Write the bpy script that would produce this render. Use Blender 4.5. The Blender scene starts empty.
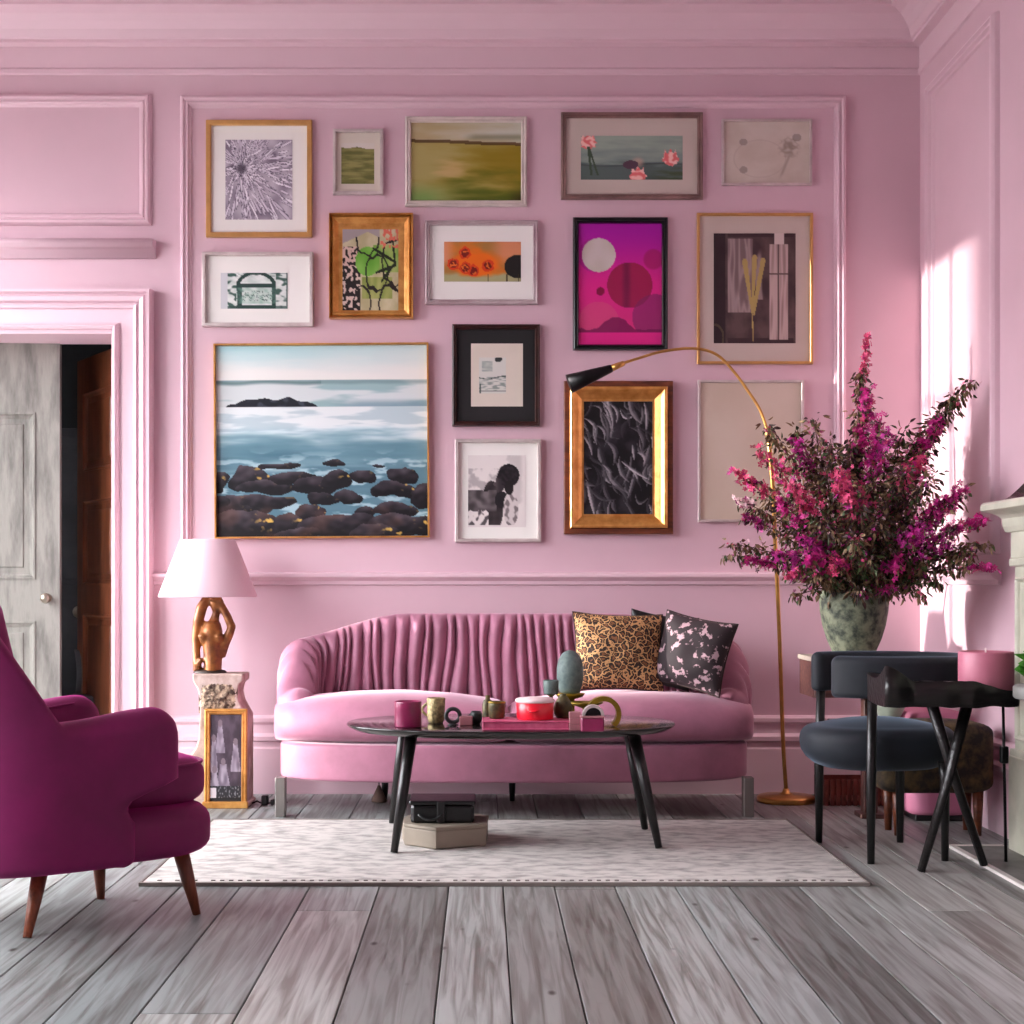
import bpy, math, random
from math import sin, cos, pi, radians, sqrt, exp
from mathutils import Vector, noise, Matrix
random.seed(7)
C = bpy.context.scene.collection
F = 1500.0; VX = 482.0; VY = 585.0; EYE = 1.0          # lens in pixels, vanishing point, eye height
YB = 7.21; XR = 2.106; XL = -3.3; YF = -1.0; ZC = 3.95   # back wall, right wall, left wall, wall behind, ceiling

def S(Y): return F / Y
def at(px, py, Y):
    s = S(Y); return Vector(((px - VX) / s, Y, EYE + (VY - py) / s))
def lin(c):
    return tuple(((v/255)/12.92 if v/255 <= .04045 else ((v/255+.055)/1.055)**2.4) for v in c)
def lerp(a, b, t): return a + (b - a) * t
def clamp(x, a=0., b=1.): return max(a, min(b, x))
def sm(a, b, x):
    t = clamp((x - a) / (b - a)); return t*t*(3 - 2*t)
def nz(x, y, z=0.): return noise.noise(Vector((x, y, z)))
def fb(x, y, z=0., o=4): return noise.fractal(Vector((x, y, z)), 1.0, 2.0, o)

# ------------------------------------------------------------------ mesh builder
class MB:
    def __init__(s): s.v = []; s.f = []; s.m = []; s.sm = []; s.col = None
    def add(s, vs, fs, mi=0, smooth=True):
        n = len(s.v); s.v += [tuple(v) for v in vs]
        for f in fs: s.f.append([i + n for i in f]); s.m.append(mi); s.sm.append(smooth)
        return s
    def box(s, x0, y0, z0, x1, y1, z1, b=0., mi=0):
        # box whose edges are chamfered by b
        if b <= 0:
            vs = [(x, y, z) for z in (z0, z1) for y in (y0, y1) for x in (x0, x1)]
            return s.add(vs, [(0,2,3,1),(4,5,7,6),(0,1,5,4),(2,6,7,3),(0,4,6,2),(1,3,7,5)], mi, False)
        def ring(i, z):
            return [(x0+i,y0+b,z),(x0+b,y0+i,z),(x1-b,y0+i,z),(x1-i,y0+b,z),(x1-i,y1-b,z),(x1-b,y1-i,z),(x0+b,y1-i,z),(x0+i,y1-b,z)] if i < b else \
                   [(x0+b,y0+b,z),(x0+b,y0+b,z),(x1-b,y0+b,z),(x1-b,y0+b,z),(x1-b,y1-b,z),(x1-b,y1-b,z),(x0+b,y1-b,z),(x0+b,y1-b,z)]
        rs = [ring(b, z0), ring(b*.3, z0+b*.3), ring(0, z0+b), ring(0, z1-b), ring(b*.3, z1-b*.3), ring(b, z1)]
        return s.loft(rs, mi=mi, smooth=False)
    def loft(s, rings, closed=True, cap=True, mi=0, smooth=True):
        n = len(rings[0]); vs = [p for r in rings for p in r]; fs = []
        m = n if closed else n - 1
        for j in range(len(rings) - 1):
            for i in range(m):
                a = j*n + i; b = j*n + (i+1) % n
                fs.append((a, b, b + n, a + n))
        s.add(vs, fs, mi, smooth)
        if cap and closed:
            s.add(rings[0], [tuple(range(n))[::-1]], mi, False); s.add(rings[-1], [tuple(range(n))], mi, False)
        return s
    def lathe(s, c, prof, n=32, mi=0, cap=True, ax=1., ay=1.):
        return s.loft([[(c[0] + ax*r*cos(2*pi*i/n), c[1] + ay*r*sin(2*pi*i/n), c[2] + z) for i in range(n)] for r, z in prof], mi=mi, cap=cap)
    def tube(s, pts, rad, n=10, mi=0, flat=1.):
        pts = [Vector(p) for p in pts]; rs = []
        if not isinstance(rad, (list, tuple)): rad = [rad]*len(pts)
        up = None
        for i, p in enumerate(pts):
            d = (pts[min(i+1, len(pts)-1)] - pts[max(i-1, 0)]).normalized()
            if up is None:
                up = Vector((0, 0, 1)) if abs(d.z) < .9 else Vector((1, 0, 0))
            a = d.cross(up).normalized(); b = a.cross(d).normalized(); up = b
            rs.append([tuple(p + a*rad[i]*cos(2*pi*k/n) + b*rad[i]*flat*sin(2*pi*k/n)) for k in range(n)])
        return s.loft(rs, mi=mi)
    def prism(s, pts, z0, z1, mi=0, smooth=False, b=0.):
        # pts = 2-D outline; mp left as xyz with z the extrusion
        if b:
            cx = sum(p[0] for p in pts)/len(pts); cy = sum(p[1] for p in pts)/len(pts)
            def ins(k): return [(p[0]+(cx-p[0])*k/max(.01, math.hypot(p[0]-cx, p[1]-cy)), p[1]+(cy-p[1])*k/max(.01, math.hypot(p[0]-cx, p[1]-cy))) for p in pts]
            rs = [[(x, y, z0) for x, y in ins(b)], [(x, y, z0+b*.3) for x, y in ins(b*.3)], [(x, y, z0+b) for x, y in pts],
                  [(x, y, z1-b) for x, y in pts], [(x, y, z1-b*.3) for x, y in ins(b*.3)], [(x, y, z1) for x, y in ins(b)]]
        else: rs = [[(x, y, z) for x, y in pts] for z in (z0, z1)]
        return s.loft(rs, mi=mi, smooth=smooth)
    def sweep(s, path, prof, closed, mp, mi=0):
        # path: in-plane points; prof: (offset to the LEFT of travel, height off the plane); mp maps (a,b,n) to xyz
        n = len(path); rings = []
        for i in range(n):
            p = Vector(path[i]); a = Vector(path[i-1]); b = Vector(path[(i+1) % n])
            d1 = (p - a).normalized() if (closed or i > 0) else (b - p).normalized()
            d2 = (b - p).normalized() if (closed or i < n-1) else d1
            n1 = Vector((-d1.y, d1.x)); n2 = Vector((-d2.y, d2.x)); m = (n1 + n2)
            m = m / max(.2, (1 + n1.dot(n2)))
            rings.append([mp(p.x + m.x*u, p.y + m.y*u, h) for u, h in prof])
        if closed: rings.append(rings[0])
        return s.loft(rings, closed=True, cap=not closed, mi=mi, smooth=False)
    def xf(s, fn, start=0):
        for i in range(start, len(s.v)): s.v[i] = tuple(fn(*s.v[i]))
        return s

WORLD = {}
def tag(o, label=None, cat=None, group=None, kind=None):
    if label: o['label'] = label
    if cat: o['category'] = cat
    if group: o['group'] = group
    if kind: o['kind'] = kind
    return o
def obj(name, mb, mats, parent=None, base=None, auto=None, keep=False):
    me = bpy.data.meshes.new(name)
    if parent is not None: org = WORLD[parent.name]
    elif base is not None: org = Vector(base)
    elif keep: org = Vector((0, 0, 0))
    else:
        xs = [v[0] for v in mb.v]; ys = [v[1] for v in mb.v]; zs = [v[2] for v in mb.v]
        org = Vector(((min(xs)+max(xs))/2, (min(ys)+max(ys))/2, min(zs)))
    me.from_pydata([(v[0]-org.x, v[1]-org.y, v[2]-org.z) for v in mb.v], [], mb.f)
    if not isinstance(mats, (list, tuple)): mats = [mats]
    for m in mats: me.materials.append(m)
    me.polygons.foreach_set('material_index', mb.m); me.polygons.foreach_set('use_smooth', mb.sm)
    if mb.col:
        ca = me.color_attributes.new('Col', 'FLOAT_COLOR', 'POINT')
        ca.data.foreach_set('color', [c for q in mb.col for c in (*q, 1.)])
    me.update()
    import bmesh
    bm = bmesh.new(); bm.from_mesh(me)
    if not mb.col: bmesh.ops.remove_doubles(bm, verts=bm.verts, dist=1e-5)
    bmesh.ops.recalc_face_normals(bm, faces=bm.faces); bm.to_mesh(me); bm.free()
    o = bpy.data.objects.new(name, me); C.objects.link(o)
    if parent is not None: o.parent = parent
    else: o.location = org
    WORLD[o.name] = org
    return o
def thing(name, label, cat, loc, group=None):
    o = bpy.data.objects.new(name, None); C.objects.link(o); o.location = loc; o.empty_display_size = .1
    WORLD[o.name] = Vector(loc); return tag(o, label, cat, group)
def struct(name, mb, m, parent=None):
    o = obj(name, mb, m, parent, keep=parent is None)
    if parent is None: o['kind'] = 'structure'
    return o
def modif(o, typ, **kw):
    m = o.modifiers.new(typ.lower(), typ)
    for k, v in kw.items(): setattr(m, k, v)
    return o

# ------------------------------------------------------------------ materials
def mat(name, rgb, rough=.5, metal=0., sheen=0., var=0., vscale=8., rgb2=None, bump=0., bscale=60., spec=.5, stretch=(1,1,1), coat=0., detail=5, contrast=None, sheen_tint=None, bdist=.01, emit=None):
    m = bpy.data.materials.new(name); m.use_nodes = True; nt = m.node_tree; P = nt.nodes['Principled BSDF']
    c = lin(rgb); P.inputs['Base Color'].default_value = (*c, 1); P.inputs['Roughness'].default_value = rough
    P.inputs['Metallic'].default_value = metal; P.inputs['Specular IOR Level'].default_value = spec
    P.inputs['Coat Weight'].default_value = coat; P.inputs['Coat Roughness'].default_value = .15
    if sheen:
        P.inputs['Sheen Weight'].default_value = sheen; P.inputs['Sheen Roughness'].default_value = .35
        P.inputs['Sheen Tint'].default_value = (*(lin(sheen_tint) if sheen_tint else c), 1)
    tc = nt.nodes.new('ShaderNodeTexCoord'); mp = nt.nodes.new('ShaderNodeMapping'); mp.inputs['Scale'].default_value = stretch
    nt.links.new(tc.outputs['Object'], mp.inputs['Vector'])
    if rgb2 is None and var: rgb2 = tuple(max(0, v*(1-var)) for v in rgb)
    if rgb2 is not None:
        n = nt.nodes.new('ShaderNodeTexNoise'); n.inputs['Scale'].default_value = vscale; n.inputs['Detail'].default_value = detail
        n.inputs['Roughness'].default_value = .6
        r = nt.nodes.new('ShaderNodeValToRGB'); lo, hi = contrast or (.35, .65)
        r.color_ramp.elements[0].position = lo; r.color_ramp.elements[1].position = hi
        r.color_ramp.elements[0].color = (*lin(rgb2), 1); r.color_ramp.elements[1].color = (*c, 1)
        nt.links.new(mp.outputs[0], n.inputs['Vector']); nt.links.new(n.outputs['Fac'], r.inputs[0]); nt.links.new(r.outputs[0], P.inputs['Base Color'])
    if bump:
        n = nt.nodes.new('ShaderNodeTexNoise'); n.inputs['Scale'].default_value = bscale; n.inputs['Detail'].default_value = 4
        b = nt.nodes.new('ShaderNodeBump'); b.inputs['Strength'].default_value = bump; b.inputs['Distance'].default_value = bdist
        nt.links.new(mp.outputs[0], n.inputs['Vector']); nt.links.new(n.outputs['Fac'], b.inputs['Height']); nt.links.new(b.outputs[0], P.inputs['Normal'])
    if emit:
        P.inputs['Emission Color'].default_value = (*lin(emit[:3]), 1); P.inputs['Emission Strength'].default_value = emit[3]
    return m
def vcol_mat(name, rough=.5, grain=0., coat=0., spec=.5):
    m = mat(name, (128,128,128), rough, spec=spec, coat=coat); nt = m.node_tree; P = nt.nodes['Principled BSDF']
    a = nt.nodes.new('ShaderNodeVertexColor'); a.layer_name = 'Col'; nt.links.new(a.outputs[0], P.inputs['Base Color'])
    return m

pink_wall = mat('pink_paint', (218,184,195), .42, var=.03, vscale=1.5, spec=.45, bump=.04, bscale=7)
pink_trim = mat('pink_gloss_paint', (224,193,203), .3, spec=.5)
ceil_mat = mat('ceiling_paint', (206,184,192), .6)
pale_wall = mat('pale_paint', (200,178,186), .6); rear_wall = mat('rear_wall_paint', (120,104,112), .7)
sofa_velvet = mat('rose_velvet', (180,118,142), .62, sheen=.7, sheen_tint=(255,225,238), var=.12, vscale=5, bump=.1, bscale=14)
sofa_grey = mat('brushed_steel', (140,135,130), .4, metal=.7)
mag_velvet = mat('magenta_velvet', (124,0,82), .7, sheen=.5, sheen_tint=(240,30,170), var=.14, vscale=4, bump=.1, bscale=9)
walnut = mat('walnut_leg', (132,66,38), .4, rgb2=(92,42,24), vscale=20, stretch=(3,3,.4))
black_wood = mat('black_wood', (22,20,20), .32, var=.3, vscale=20, stretch=(1,6,6), bump=.08, bscale=30)
black_top = mat('black_lacquer_top', (34,30,30), .16, var=.3, vscale=7, stretch=(.6,5,5), coat=.3)
black_metal = mat('black_metal', (14,14,15), .35, metal=.5)
brass = mat('brass', (214,164,90), .28, metal=.85, var=.12, vscale=10)
gold = mat('gilt', (222,166,92), .34, metal=.55, rgb2=(190,130,62), vscale=16, bump=.08, bscale=60)
gold_bright = mat('bright_gold', (214,164,100), .3, metal=.6, var=.1)
silver = mat('silver_leaf', (214,202,198), .38, metal=.4, rgb2=(192,178,176), vscale=12)
white_frame = mat('white_gold_frame', (224,212,205), .4, metal=.2, var=.1)
taupe_frame = mat('taupe_frame', (150,118,112), .42, metal=.3, var=.2)
plum_frame = mat('silver_plum_frame', (205,195,196), .4, metal=.3, rgb2=(176,150,156), vscale=5)
black_frame = mat('black_frame', (16,18,22), .25, coat=.4)
brown_frame = mat('dark_brown_frame', (70,38,34), .35, rgb2=(40,20,20), vscale=18)
mahog = mat('mahogany', (118,60,32), .4, rgb2=(78,36,20), vscale=10, stretch=(1,1,4))
mat_white = mat('mat_board', (236,234,228), .8)
mat_cream = mat('cream_board', (216,206,192), .8, var=.03, vscale=4)
mat_grey = mat('grey_mat_board', (196,182,172), .8)
mat_black = mat('black_board', (18,16,18), .7)
art_mat = vcol_mat('painted_surface', .5, spec=.3)
print_mat = vcol_mat('printed_paper', .45, spec=.35)
urn_mat = mat('mottled_stone', (136,142,116), .7, rgb2=(58,66,56), vscale=24, detail=9, contrast=(.38,.6), bump=.5, bscale=40)
urn_dark = mat('dark_urn_rim', (70,66,62), .6, var=.4, vscale=30)
stone_worn = mat('worn_plaster', (205,184,176), .8, rgb2=(150,124,112), vscale=7, detail=8, contrast=(.35,.6), bump=.4, bscale=25)
stone_carved = mat('carved_relief', (190,165,140), .8, rgb2=(66,44,34), vscale=38, detail=6, contrast=(.42,.6), bump=1., bscale=40, bdist=.02)
bronze = mat('bronze_patina', (158,98,46), .42, metal=.3, rgb2=(96,52,26), vscale=16, bump=.15, bscale=40)
shade_pink = mat('pink_lampshade', (242,208,218), .8, sheen=.2)
black_velvet = mat('blue_black_velvet', (24,31,40), .7, sheen=.6, sheen_tint=(140,160,180), var=.2, vscale=7)
plum_glass = mat('plum_candle', (150,40,88), .3, rgb2=(120,28,66), vscale=6, coat=.3)
gold_mug = mat('gold_glaze', (186,166,116), .4, metal=.35, rgb2=(110,100,70), vscale=60, bump=.5, bscale=90)
red_pot = mat('red_enamel', (232,16,44), .35, coat=.3)
pink_box = mat('pink_card', (205,96,130), .5, rgb2=(190,70,110), vscale=30)
rose_card = mat('dusty_rose_card', (170,112,118), .55)
olive = mat('olive_bronze', (104,92,52), .45, rgb2=(60,56,38), vscale=30, metal=.2)
grey_egg = mat('grey_green_stone', (110,128,122), .6, rgb2=(78,96,94), vscale=30, bump=.2)
gold_olive = mat('aged_brass', (170,140,44), .35, metal=.6, rgb2=(120,100,30), vscale=20)
dark_pot = mat('charcoal_ceramic', (48,50,50), .45, rgb2=(28,28,30), vscale=40)
taupe_box = mat('taupe_card_box', (146,134,118), .65, var=.06)
black_soft = mat('black_leather', (13,13,15), .4, bump=.2, bscale=50)
pink_candle = mat('dusty_pink_wax', (200,122,142), .45, rgb2=(190,108,130), vscale=4)
wax = mat('pale_wax', (240,214,214), .5)
brown_pattern = mat('brown_brocade', (92,74,46), .85, rgb2=(34,26,22), vscale=15, detail=8, contrast=(.42,.62), sheen=.2)
pink_uph = mat('pink_upholstery', (196,120,150), .7, sheen=.3)
crate_mat = mat('red_brown_wood', (132,62,50), .55, rgb2=(90,36,30), vscale=14)
console_mat = mat('console_wood', (104,66,58), .5, rgb2=(64,36,34), vscale=10, stretch=(1,5,5))
console_top = mat('pale_console_top', (190,176,160), .5, var=.1)
celadon = mat('celadon_glaze', (196,208,186), .4, var=.08)
mantel_mat = mat('cream_green_marble', (206,204,186), .35, rgb2=(178,178,160), vscale=5, detail=8)
mantel_dark = mat('dark_mantel_edge', (120,116,104), .4, var=.2)
grey_stone = mat('grey_stone', (128,126,122), .5, var=.2, vscale=9)
pale_strip = mat('pale_stone_strip', (214,206,200), .45)
door_pale = mat('weathered_grey_paint', (134,132,124), .6, rgb2=(98,96,90), vscale=5, detail=9, contrast=(.36,.56), stretch=(3,3,.6), bump=.2, bscale=20)
door_brown = mat('brown_varnish', (128,72,46), .35, rgb2=(92,48,30), vscale=7, stretch=(3,3,.5))
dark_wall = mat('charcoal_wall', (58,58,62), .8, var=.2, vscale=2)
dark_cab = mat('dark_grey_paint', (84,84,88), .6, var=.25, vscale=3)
knob_mat = mat('pewter', (150,140,125), .35, metal=.7)
leaf_g = mat('leaf_green', (74,92,44), .6, rgb2=(44,60,30), vscale=30)
leaf_o = mat('leaf_olive_brown', (146,118,84), .65, rgb2=(96,72,52), vscale=40)
leaf_d = mat('leaf_dark_wine', (70,42,38), .65, rgb2=(48,26,28), vscale=40)
stem_m = mat('stem_brown', (84,62,40), .7)
fl_mag = mat('petal_magenta', (224,36,146), .6, rgb2=(178,24,120), vscale=40)
fl_pink = mat('petal_pink', (232,84,132), .6, rgb2=(200,50,104), vscale=40)
fl_vio = mat('petal_violet', (210,44,156), .6, rgb2=(156,24,118), vscale=40)
fl_pale = mat('petal_pale', (238,196,204), .6)
plant_g = mat('fresh_green', (70,140,40), .5)
white_paint = mat('white_window_paint', (230,226,222), .4)
plastic_blk = mat('black_plastic', (20,18,20), .4)
drift = mat('charred_driftwood', (30,25,25), .34, rgb2=(14,12,12), vscale=9, stretch=(.6,4,4), bump=.4, bscale=12)

def nodes_of(m): return m.node_tree, m.node_tree.nodes['Principled BSDF']
# leopard print
def leopard(name, net, ring, core, scale, t0, t1):
    m = mat(name, net, .8, sheen=.3); nt, P = nodes_of(m)
    tc = nt.nodes.new('ShaderNodeTexCoord'); n = nt.nodes.new('ShaderNodeTexNoise'); n.inputs['Scale'].default_value = scale*.55; n.inputs['Detail'].default_value = 3
    mx = nt.nodes.new('ShaderNodeMix'); mx.data_type = 'VECTOR'; mx.inputs[0].default_value = .06
    v = nt.nodes.new('ShaderNodeTexVoronoi'); v.feature = 'DISTANCE_TO_EDGE'; v.inputs['Scale'].default_value = scale
    r = nt.nodes.new('ShaderNodeValToRGB'); e = r.color_ramp.elements
    e[0].position = t0; e[0].color = (*lin(net), 1); e[1].position = t0+.04; e[1].color = (*lin(ring), 1)
    a = e.new(t1); a.color = (*lin(ring), 1); b = e.new(t1+.07); b.color = (*lin(core), 1)
    nt.links.new(tc.outputs['Object'], n.inputs['Vector']); nt.links.new(tc.outputs['Object'], mx.inputs[4]); nt.links.new(n.outputs['Color'], mx.inputs[5])
    nt.links.new(mx.outputs[1], v.inputs['Vector']); nt.links.new(v.outputs['Distance'], r.inputs[0]); nt.links.new(r.outputs[0], P.inputs['Base Color'])
    return m
leo = leopard('leopard_print_velvet', (204,158,106), (38,24,20), (126,80,46), 38, .055, .24)
# dark spotted hide
spot = mat('dark_spotted_hide', (178,146,154), .75, rgb2=(34,20,26), vscale=24, detail=3, contrast=(.55,.6), sheen=.2)
# rug: distressed
rug_m = mat('distressed_wool', (202,197,191), .95, rgb2=(150,146,142), vscale=12, detail=12, contrast=(.34,.56), stretch=(1,1.8,1), bump=.35, bscale=240, bdist=.004)
rug_edge = mat('rug_binding', (120,112,106), .95)
# floor boards: plank colour x grain
floor_m = mat('limed_grey_boards', (150,143,140), .42, spec=.4)
nt, P = nodes_of(floor_m)
vc = nt.nodes.new('ShaderNodeVertexColor'); vc.layer_name = 'Col'
tc = nt.nodes.new('ShaderNodeTexCoord'); mp = nt.nodes.new('ShaderNodeMapping'); mp.inputs['Scale'].default_value = (24, 1.1, 1)
n1 = nt.nodes.new('ShaderNodeTexNoise'); n1.inputs['Scale'].default_value = 1.6; n1.inputs['Detail'].default_value = 9; n1.inputs['Distortion'].default_value = .9
ad = nt.nodes.new('ShaderNodeVectorMath'); ad.operation = 'ADD'
sc = nt.nodes.new('ShaderNodeVectorMath'); sc.operation = 'SCALE'; sc.inputs['Scale'].default_value = 40
r = nt.nodes.new('ShaderNodeValToRGB'); r.color_ramp.elements[0].position = .34; r.color_ramp.elements[1].position = .6
r.color_ramp.elements[0].color = (*lin((168,160,156)), 1); r.color_ramp.elements[1].color = (*lin((238,236,236)), 1)
mul = nt.nodes.new('ShaderNodeMix'); mul.data_type = 'RGBA'; mul.blend_type = 'MULTIPLY'; mul.inputs[0].default_value = 1
nt.links.new(tc.outputs['Object'], mp.inputs['Vector']); nt.links.new(vc.outputs[0], sc.inputs[0]); nt.links.new(mp.outputs[0], ad.inputs[0]); nt.links.new(sc.outputs[0], ad.inputs[1])
nt.links.new(ad.outputs[0], n1.inputs['Vector']); nt.links.new(n1.outputs['Fac'], r.inputs[0]); nt.links.new(vc.outputs[0], mul.inputs[6]); nt.links.new(r.outputs[0], mul.inputs[7])
# knots
mp2 = nt.nodes.new('ShaderNodeMapping'); mp2.inputs['Scale'].default_value = (6.5, 3.0, 1); vo = nt.nodes.new('ShaderNodeTexVoronoi'); vo.inputs['Scale'].default_value = 1
r2 = nt.nodes.new('ShaderNodeValToRGB'); r2.color_ramp.elements[0].position = .03; r2.color_ramp.elements[1].position = .085
r2.color_ramp.elements[0].color = (*lin((120,108,104)), 1); r2.color_ramp.elements[1].color = (1,1,1,1)
mu2 = nt.nodes.new('ShaderNodeMix'); mu2.data_type = 'RGBA'; mu2.blend_type = 'MULTIPLY'; mu2.inputs[0].default_value = 1.
nt.links.new(tc.outputs['Object'], mp2.inputs['Vector']); nt.links.new(mp2.outputs[0], vo.inputs['Vector']); nt.links.new(vo.outputs['Distance'], r2.inputs[0])
nt.links.new(mul.outputs[2], mu2.inputs[6]); nt.links.new(r2.outputs[0], mu2.inputs[7]); nt.links.new(mu2.outputs[2], P.inputs['Base Color'])
bp = nt.nodes.new('ShaderNodeBump'); bp.inputs['Strength'].default_value = .25; bp.inputs['Distance'].default_value = .004
nt.links.new(n1.outputs['Fac'], bp.inputs['Height']); nt.links.new(bp.outputs[0], P.inputs['Normal'])

# ------------------------------------------------------------------ the room
def build_floor():
    m = MB(); x = XL; i = 0; cols = []
    while x < XR + .02:
        w = random.choice([.1, .16, .18, .2, .23, .17]); x1 = min(x + w, XR + .03)
        y = YF - random.random()*2
        while y < YB + .05:
            y1 = min(y + random.uniform(2.4, 4.2), YB + .05); ys = max(y, YF)
            if y1 > YF + .1:
                n = len(m.v); m.box(x + .002, ys + .0015, -.02, x1 - .002, y1 - .0015, 0, .0025)
                g = random.uniform(.8, 1.12); t = random.uniform(-4, 6)
                c = lin((clamp(168*g+t, 0, 255), clamp(174*g, 0, 255), clamp(171*g-t*.3, 0, 255))); cols += [c]*(len(m.v)-n)
            y = y1
        x = x1; i += 1
    n = len(m.v); m.box(XL-.2, YF-.2, -.06, XR+.2, YB+.2, -.021); cols += [lin((40,36,34))]*(len(m.v)-n)
    m.col = cols; struct('floor', m, floor_m)
build_floor()
m = MB().box(XL-.2, YF-.2, ZC, XR+.2, YB+.2, ZC+.1); struct('ceiling', m, ceil_mat)
DX0, DX1, DZ = -3.0, -1.764, 2.225      # doorway in the back wall
T = .3
m = MB().box(DX1, YB, -.05, XR+.2, YB+T, ZC).box(XL-.2, YB, -.05, DX0, YB+T, ZC).box(DX0, YB, DZ, DX1, YB+T, ZC); struct('wall_back', m, pink_wall)
m = MB().box(XR, YF-.2, -.05, XR+.2, YB+.2, ZC); struct('wall_right', m, pink_wall)
m = MB().box(XL-.2, YF-.2, -.05, XR+.2, YF, ZC); struct('wall_front', m, rear_wall)
WINS = [(6.02, 7.12, .35, 3.1), (4.2, 5.7, .35, 3.1), (1.9, 3.3, .35, 3.1)]
m = MB(); ys = YF
for (a, b, z0, z1) in sorted(WINS):
    m.box(XL-.25, ys, -.05, XL, a, ZC); m.box(XL-.25, a, -.05, XL, b, z0); m.box(XL-.25, a, z1, XL, b, ZC); ys = b
m.box(XL-.25, ys, -.05, XL, YB, ZC); struct('wall_left', m, pale_wall)
for k, (a, b, z0, z1) in enumerate(WINS):
    m = MB(); x0, x1 = XL-.2, XL-.14; w = .06
    m.box(x0, a, z0, x1, a+w, z1).box(x0, b-w, z0, x1, b, z1).box(x0, a, z0, x1, b, z0+w).box(x0, a, z1-w, x1, b, z1)
    m.box(x0, (a+b)/2-.02, z0, x1, (a+b)/2+.02, z1)
    for j in (1, 2, 3): zz = lerp(z0, z1, j/4); m.box(x0+.01, a, zz-.015, x1-.01, b, zz+.015)
    m.box(XL-.12, a-.05, z0-.04, XL+.06, b+.05, z0)
    struct('window_%d' % (k+1), m, white_paint)

bk = lambda a, b, n: (a, YB - n, b)       # back wall: a = X, b = Z, n = off the wall
rt = lambda a, b, n: (XR - n, a, b)       # right wall: a = Y, b = Z
def rectpath(a0, b0, a1, b1): return [(a0, b0), (a1, b0), (a1, b1), (a0, b1)]   # counter-clockwise: left is inward
PAN = [(-.004,0),(0,.02),(.008,.034),(.016,.036),(.022,.024),(.027,.022),(.032,.03),(.038,.03),(.042,.014),(.05,.012),(.055,0)]
def bx_px(x0, y0, x1, y1, Y=YB):
    a = at(x0, y1, Y); b = at(x1, y0, Y); return a.x, a.z, b.x, b.z
m = MB().sweep([(at(845,0,YB).x, 1.05), (at(845,0,YB).x, at(0,97,YB).z), (at(181,0,YB).x, at(0,97,YB).z), (at(181,0,YB).x, 1.05)], PAN, False, bk); struct('trim_1', m, pink_trim)
m = MB().sweep(rectpath(-3.15, at(0,225,YB).z, at(151,0,YB).x, at(0,96,YB).z), PAN, True, bk); struct('trim_2', m, pink_trim)
m = MB().sweep(rectpath(6.1, 1.13, 7.03, 3.33), PAN, True, rt); struct('trim_3', m, pink_trim)
# crown moulding all round, picture rail below it
CROWN = [(0,3.45),(.012,3.455),(.014,3.475),(.006,3.485),(.006,3.585),(.05,3.59),(.05,3.605),(.06,3.61),(.075,3.645),(.1,3.675),(.13,3.70),(.17,3.715),(.19,3.718),(.19,3.735),(.21,3.745),(.22,3.78),(.25,3.82),(.3,3.85),(.3,ZC),(0,ZC)]
room = [(XR, YF), (XR, YB), (XL, YB), (XL, YF)]
m = MB().sweep(room, CROWN, True, lambda a, b, n: (a, b, n)); struct('trim_4', m, pink_trim)
RAIL = [(0,1.0),(.014,1.003),(.016,1.02),(.03,1.028),(.042,1.04),(.042,1.052),(.03,1.058),(0,1.062)]
cx1 = at(153, 0, YB).x
m = MB().sweep([(XR, 6.08), (XR, YB), (cx1, YB)], RAIL, False, lambda a, b, n: (a, b, n)); struct('trim_5', m, pink_trim)
m = MB().sweep([(XL, YF), (XL, YF+.01)], RAIL, False, lambda a, b, n: (a, b, n))
BASE = [(0,0),(.034,0),(.034,.215),(.028,.225),(.028,.25),(.04,.256),(.04,.275),(.02,.29),(.016,.33),(.03,.345),(.03,.362),(.018,.372),(0,.375)]
m = MB().sweep([(XR, YB), (cx1, YB)], BASE, False, lambda a, b, n: (a, b, n)); struct('baseboard_back', m, pink_trim)
m = MB().sweep([(XR, 5.72), (XR, YB)], BASE, False, lambda a, b, n: (a, b, n)); struct('baseboard_right', m, pink_trim)
# door casing + ledge over the door
CAS = [(0,0),(0,.05),(-.012,.062),(-.024,.05),(-.028,.03),(-.036,.028),(-.095,.03),(-.10,.05),(-.112,.056),(-.116,.04),(-.124,.04),(-.13,.064),(-.15,.074),(-.158,.06),(-.164,.06),(-.17,.085),(-.182,.085),(-.188,.05),(-.188,0)]
# travel down the left side, over and down the right: the opening is on the right of travel, so mirror the offsets
path = [(DX0, 0), (DX0, DZ), (DX1, DZ), (DX1, 0)]
m = MB().sweep(path, [(-u, h) for u, h in CAS], False, bk)
m.box(DX1-.001, YB-.05, 0, DX1+.0, YB-.05, .001) if False else None
struct('trim_6', m, pink_trim)
LED = [(0,0),(.02,0),(.02,.014),(.035,.018),(.04,.034),(.058,.04),(.075,.046),(.075,.05),(.095,.054),(.095,.078),(.0,.084)]
z0 = at(0, 259, YB).z; xe = at(152, 0, YB).x
m = MB().loft([[(x, YB-u, z0+h) for u, h in LED] for x in (-3.2, xe+.02)]); struct('trim_7', m, pink_trim)
# jamb lining inside doorway
m = MB().box(DX1-.012, YB-.02, 0, DX1, YB+T, DZ).box(DX0, YB-.02, 0, DX0+.012, YB+T, DZ).box(DX0, YB-.02, DZ-.02, DX1, YB+T, DZ); struct('trim_8', m, pink_trim)

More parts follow.
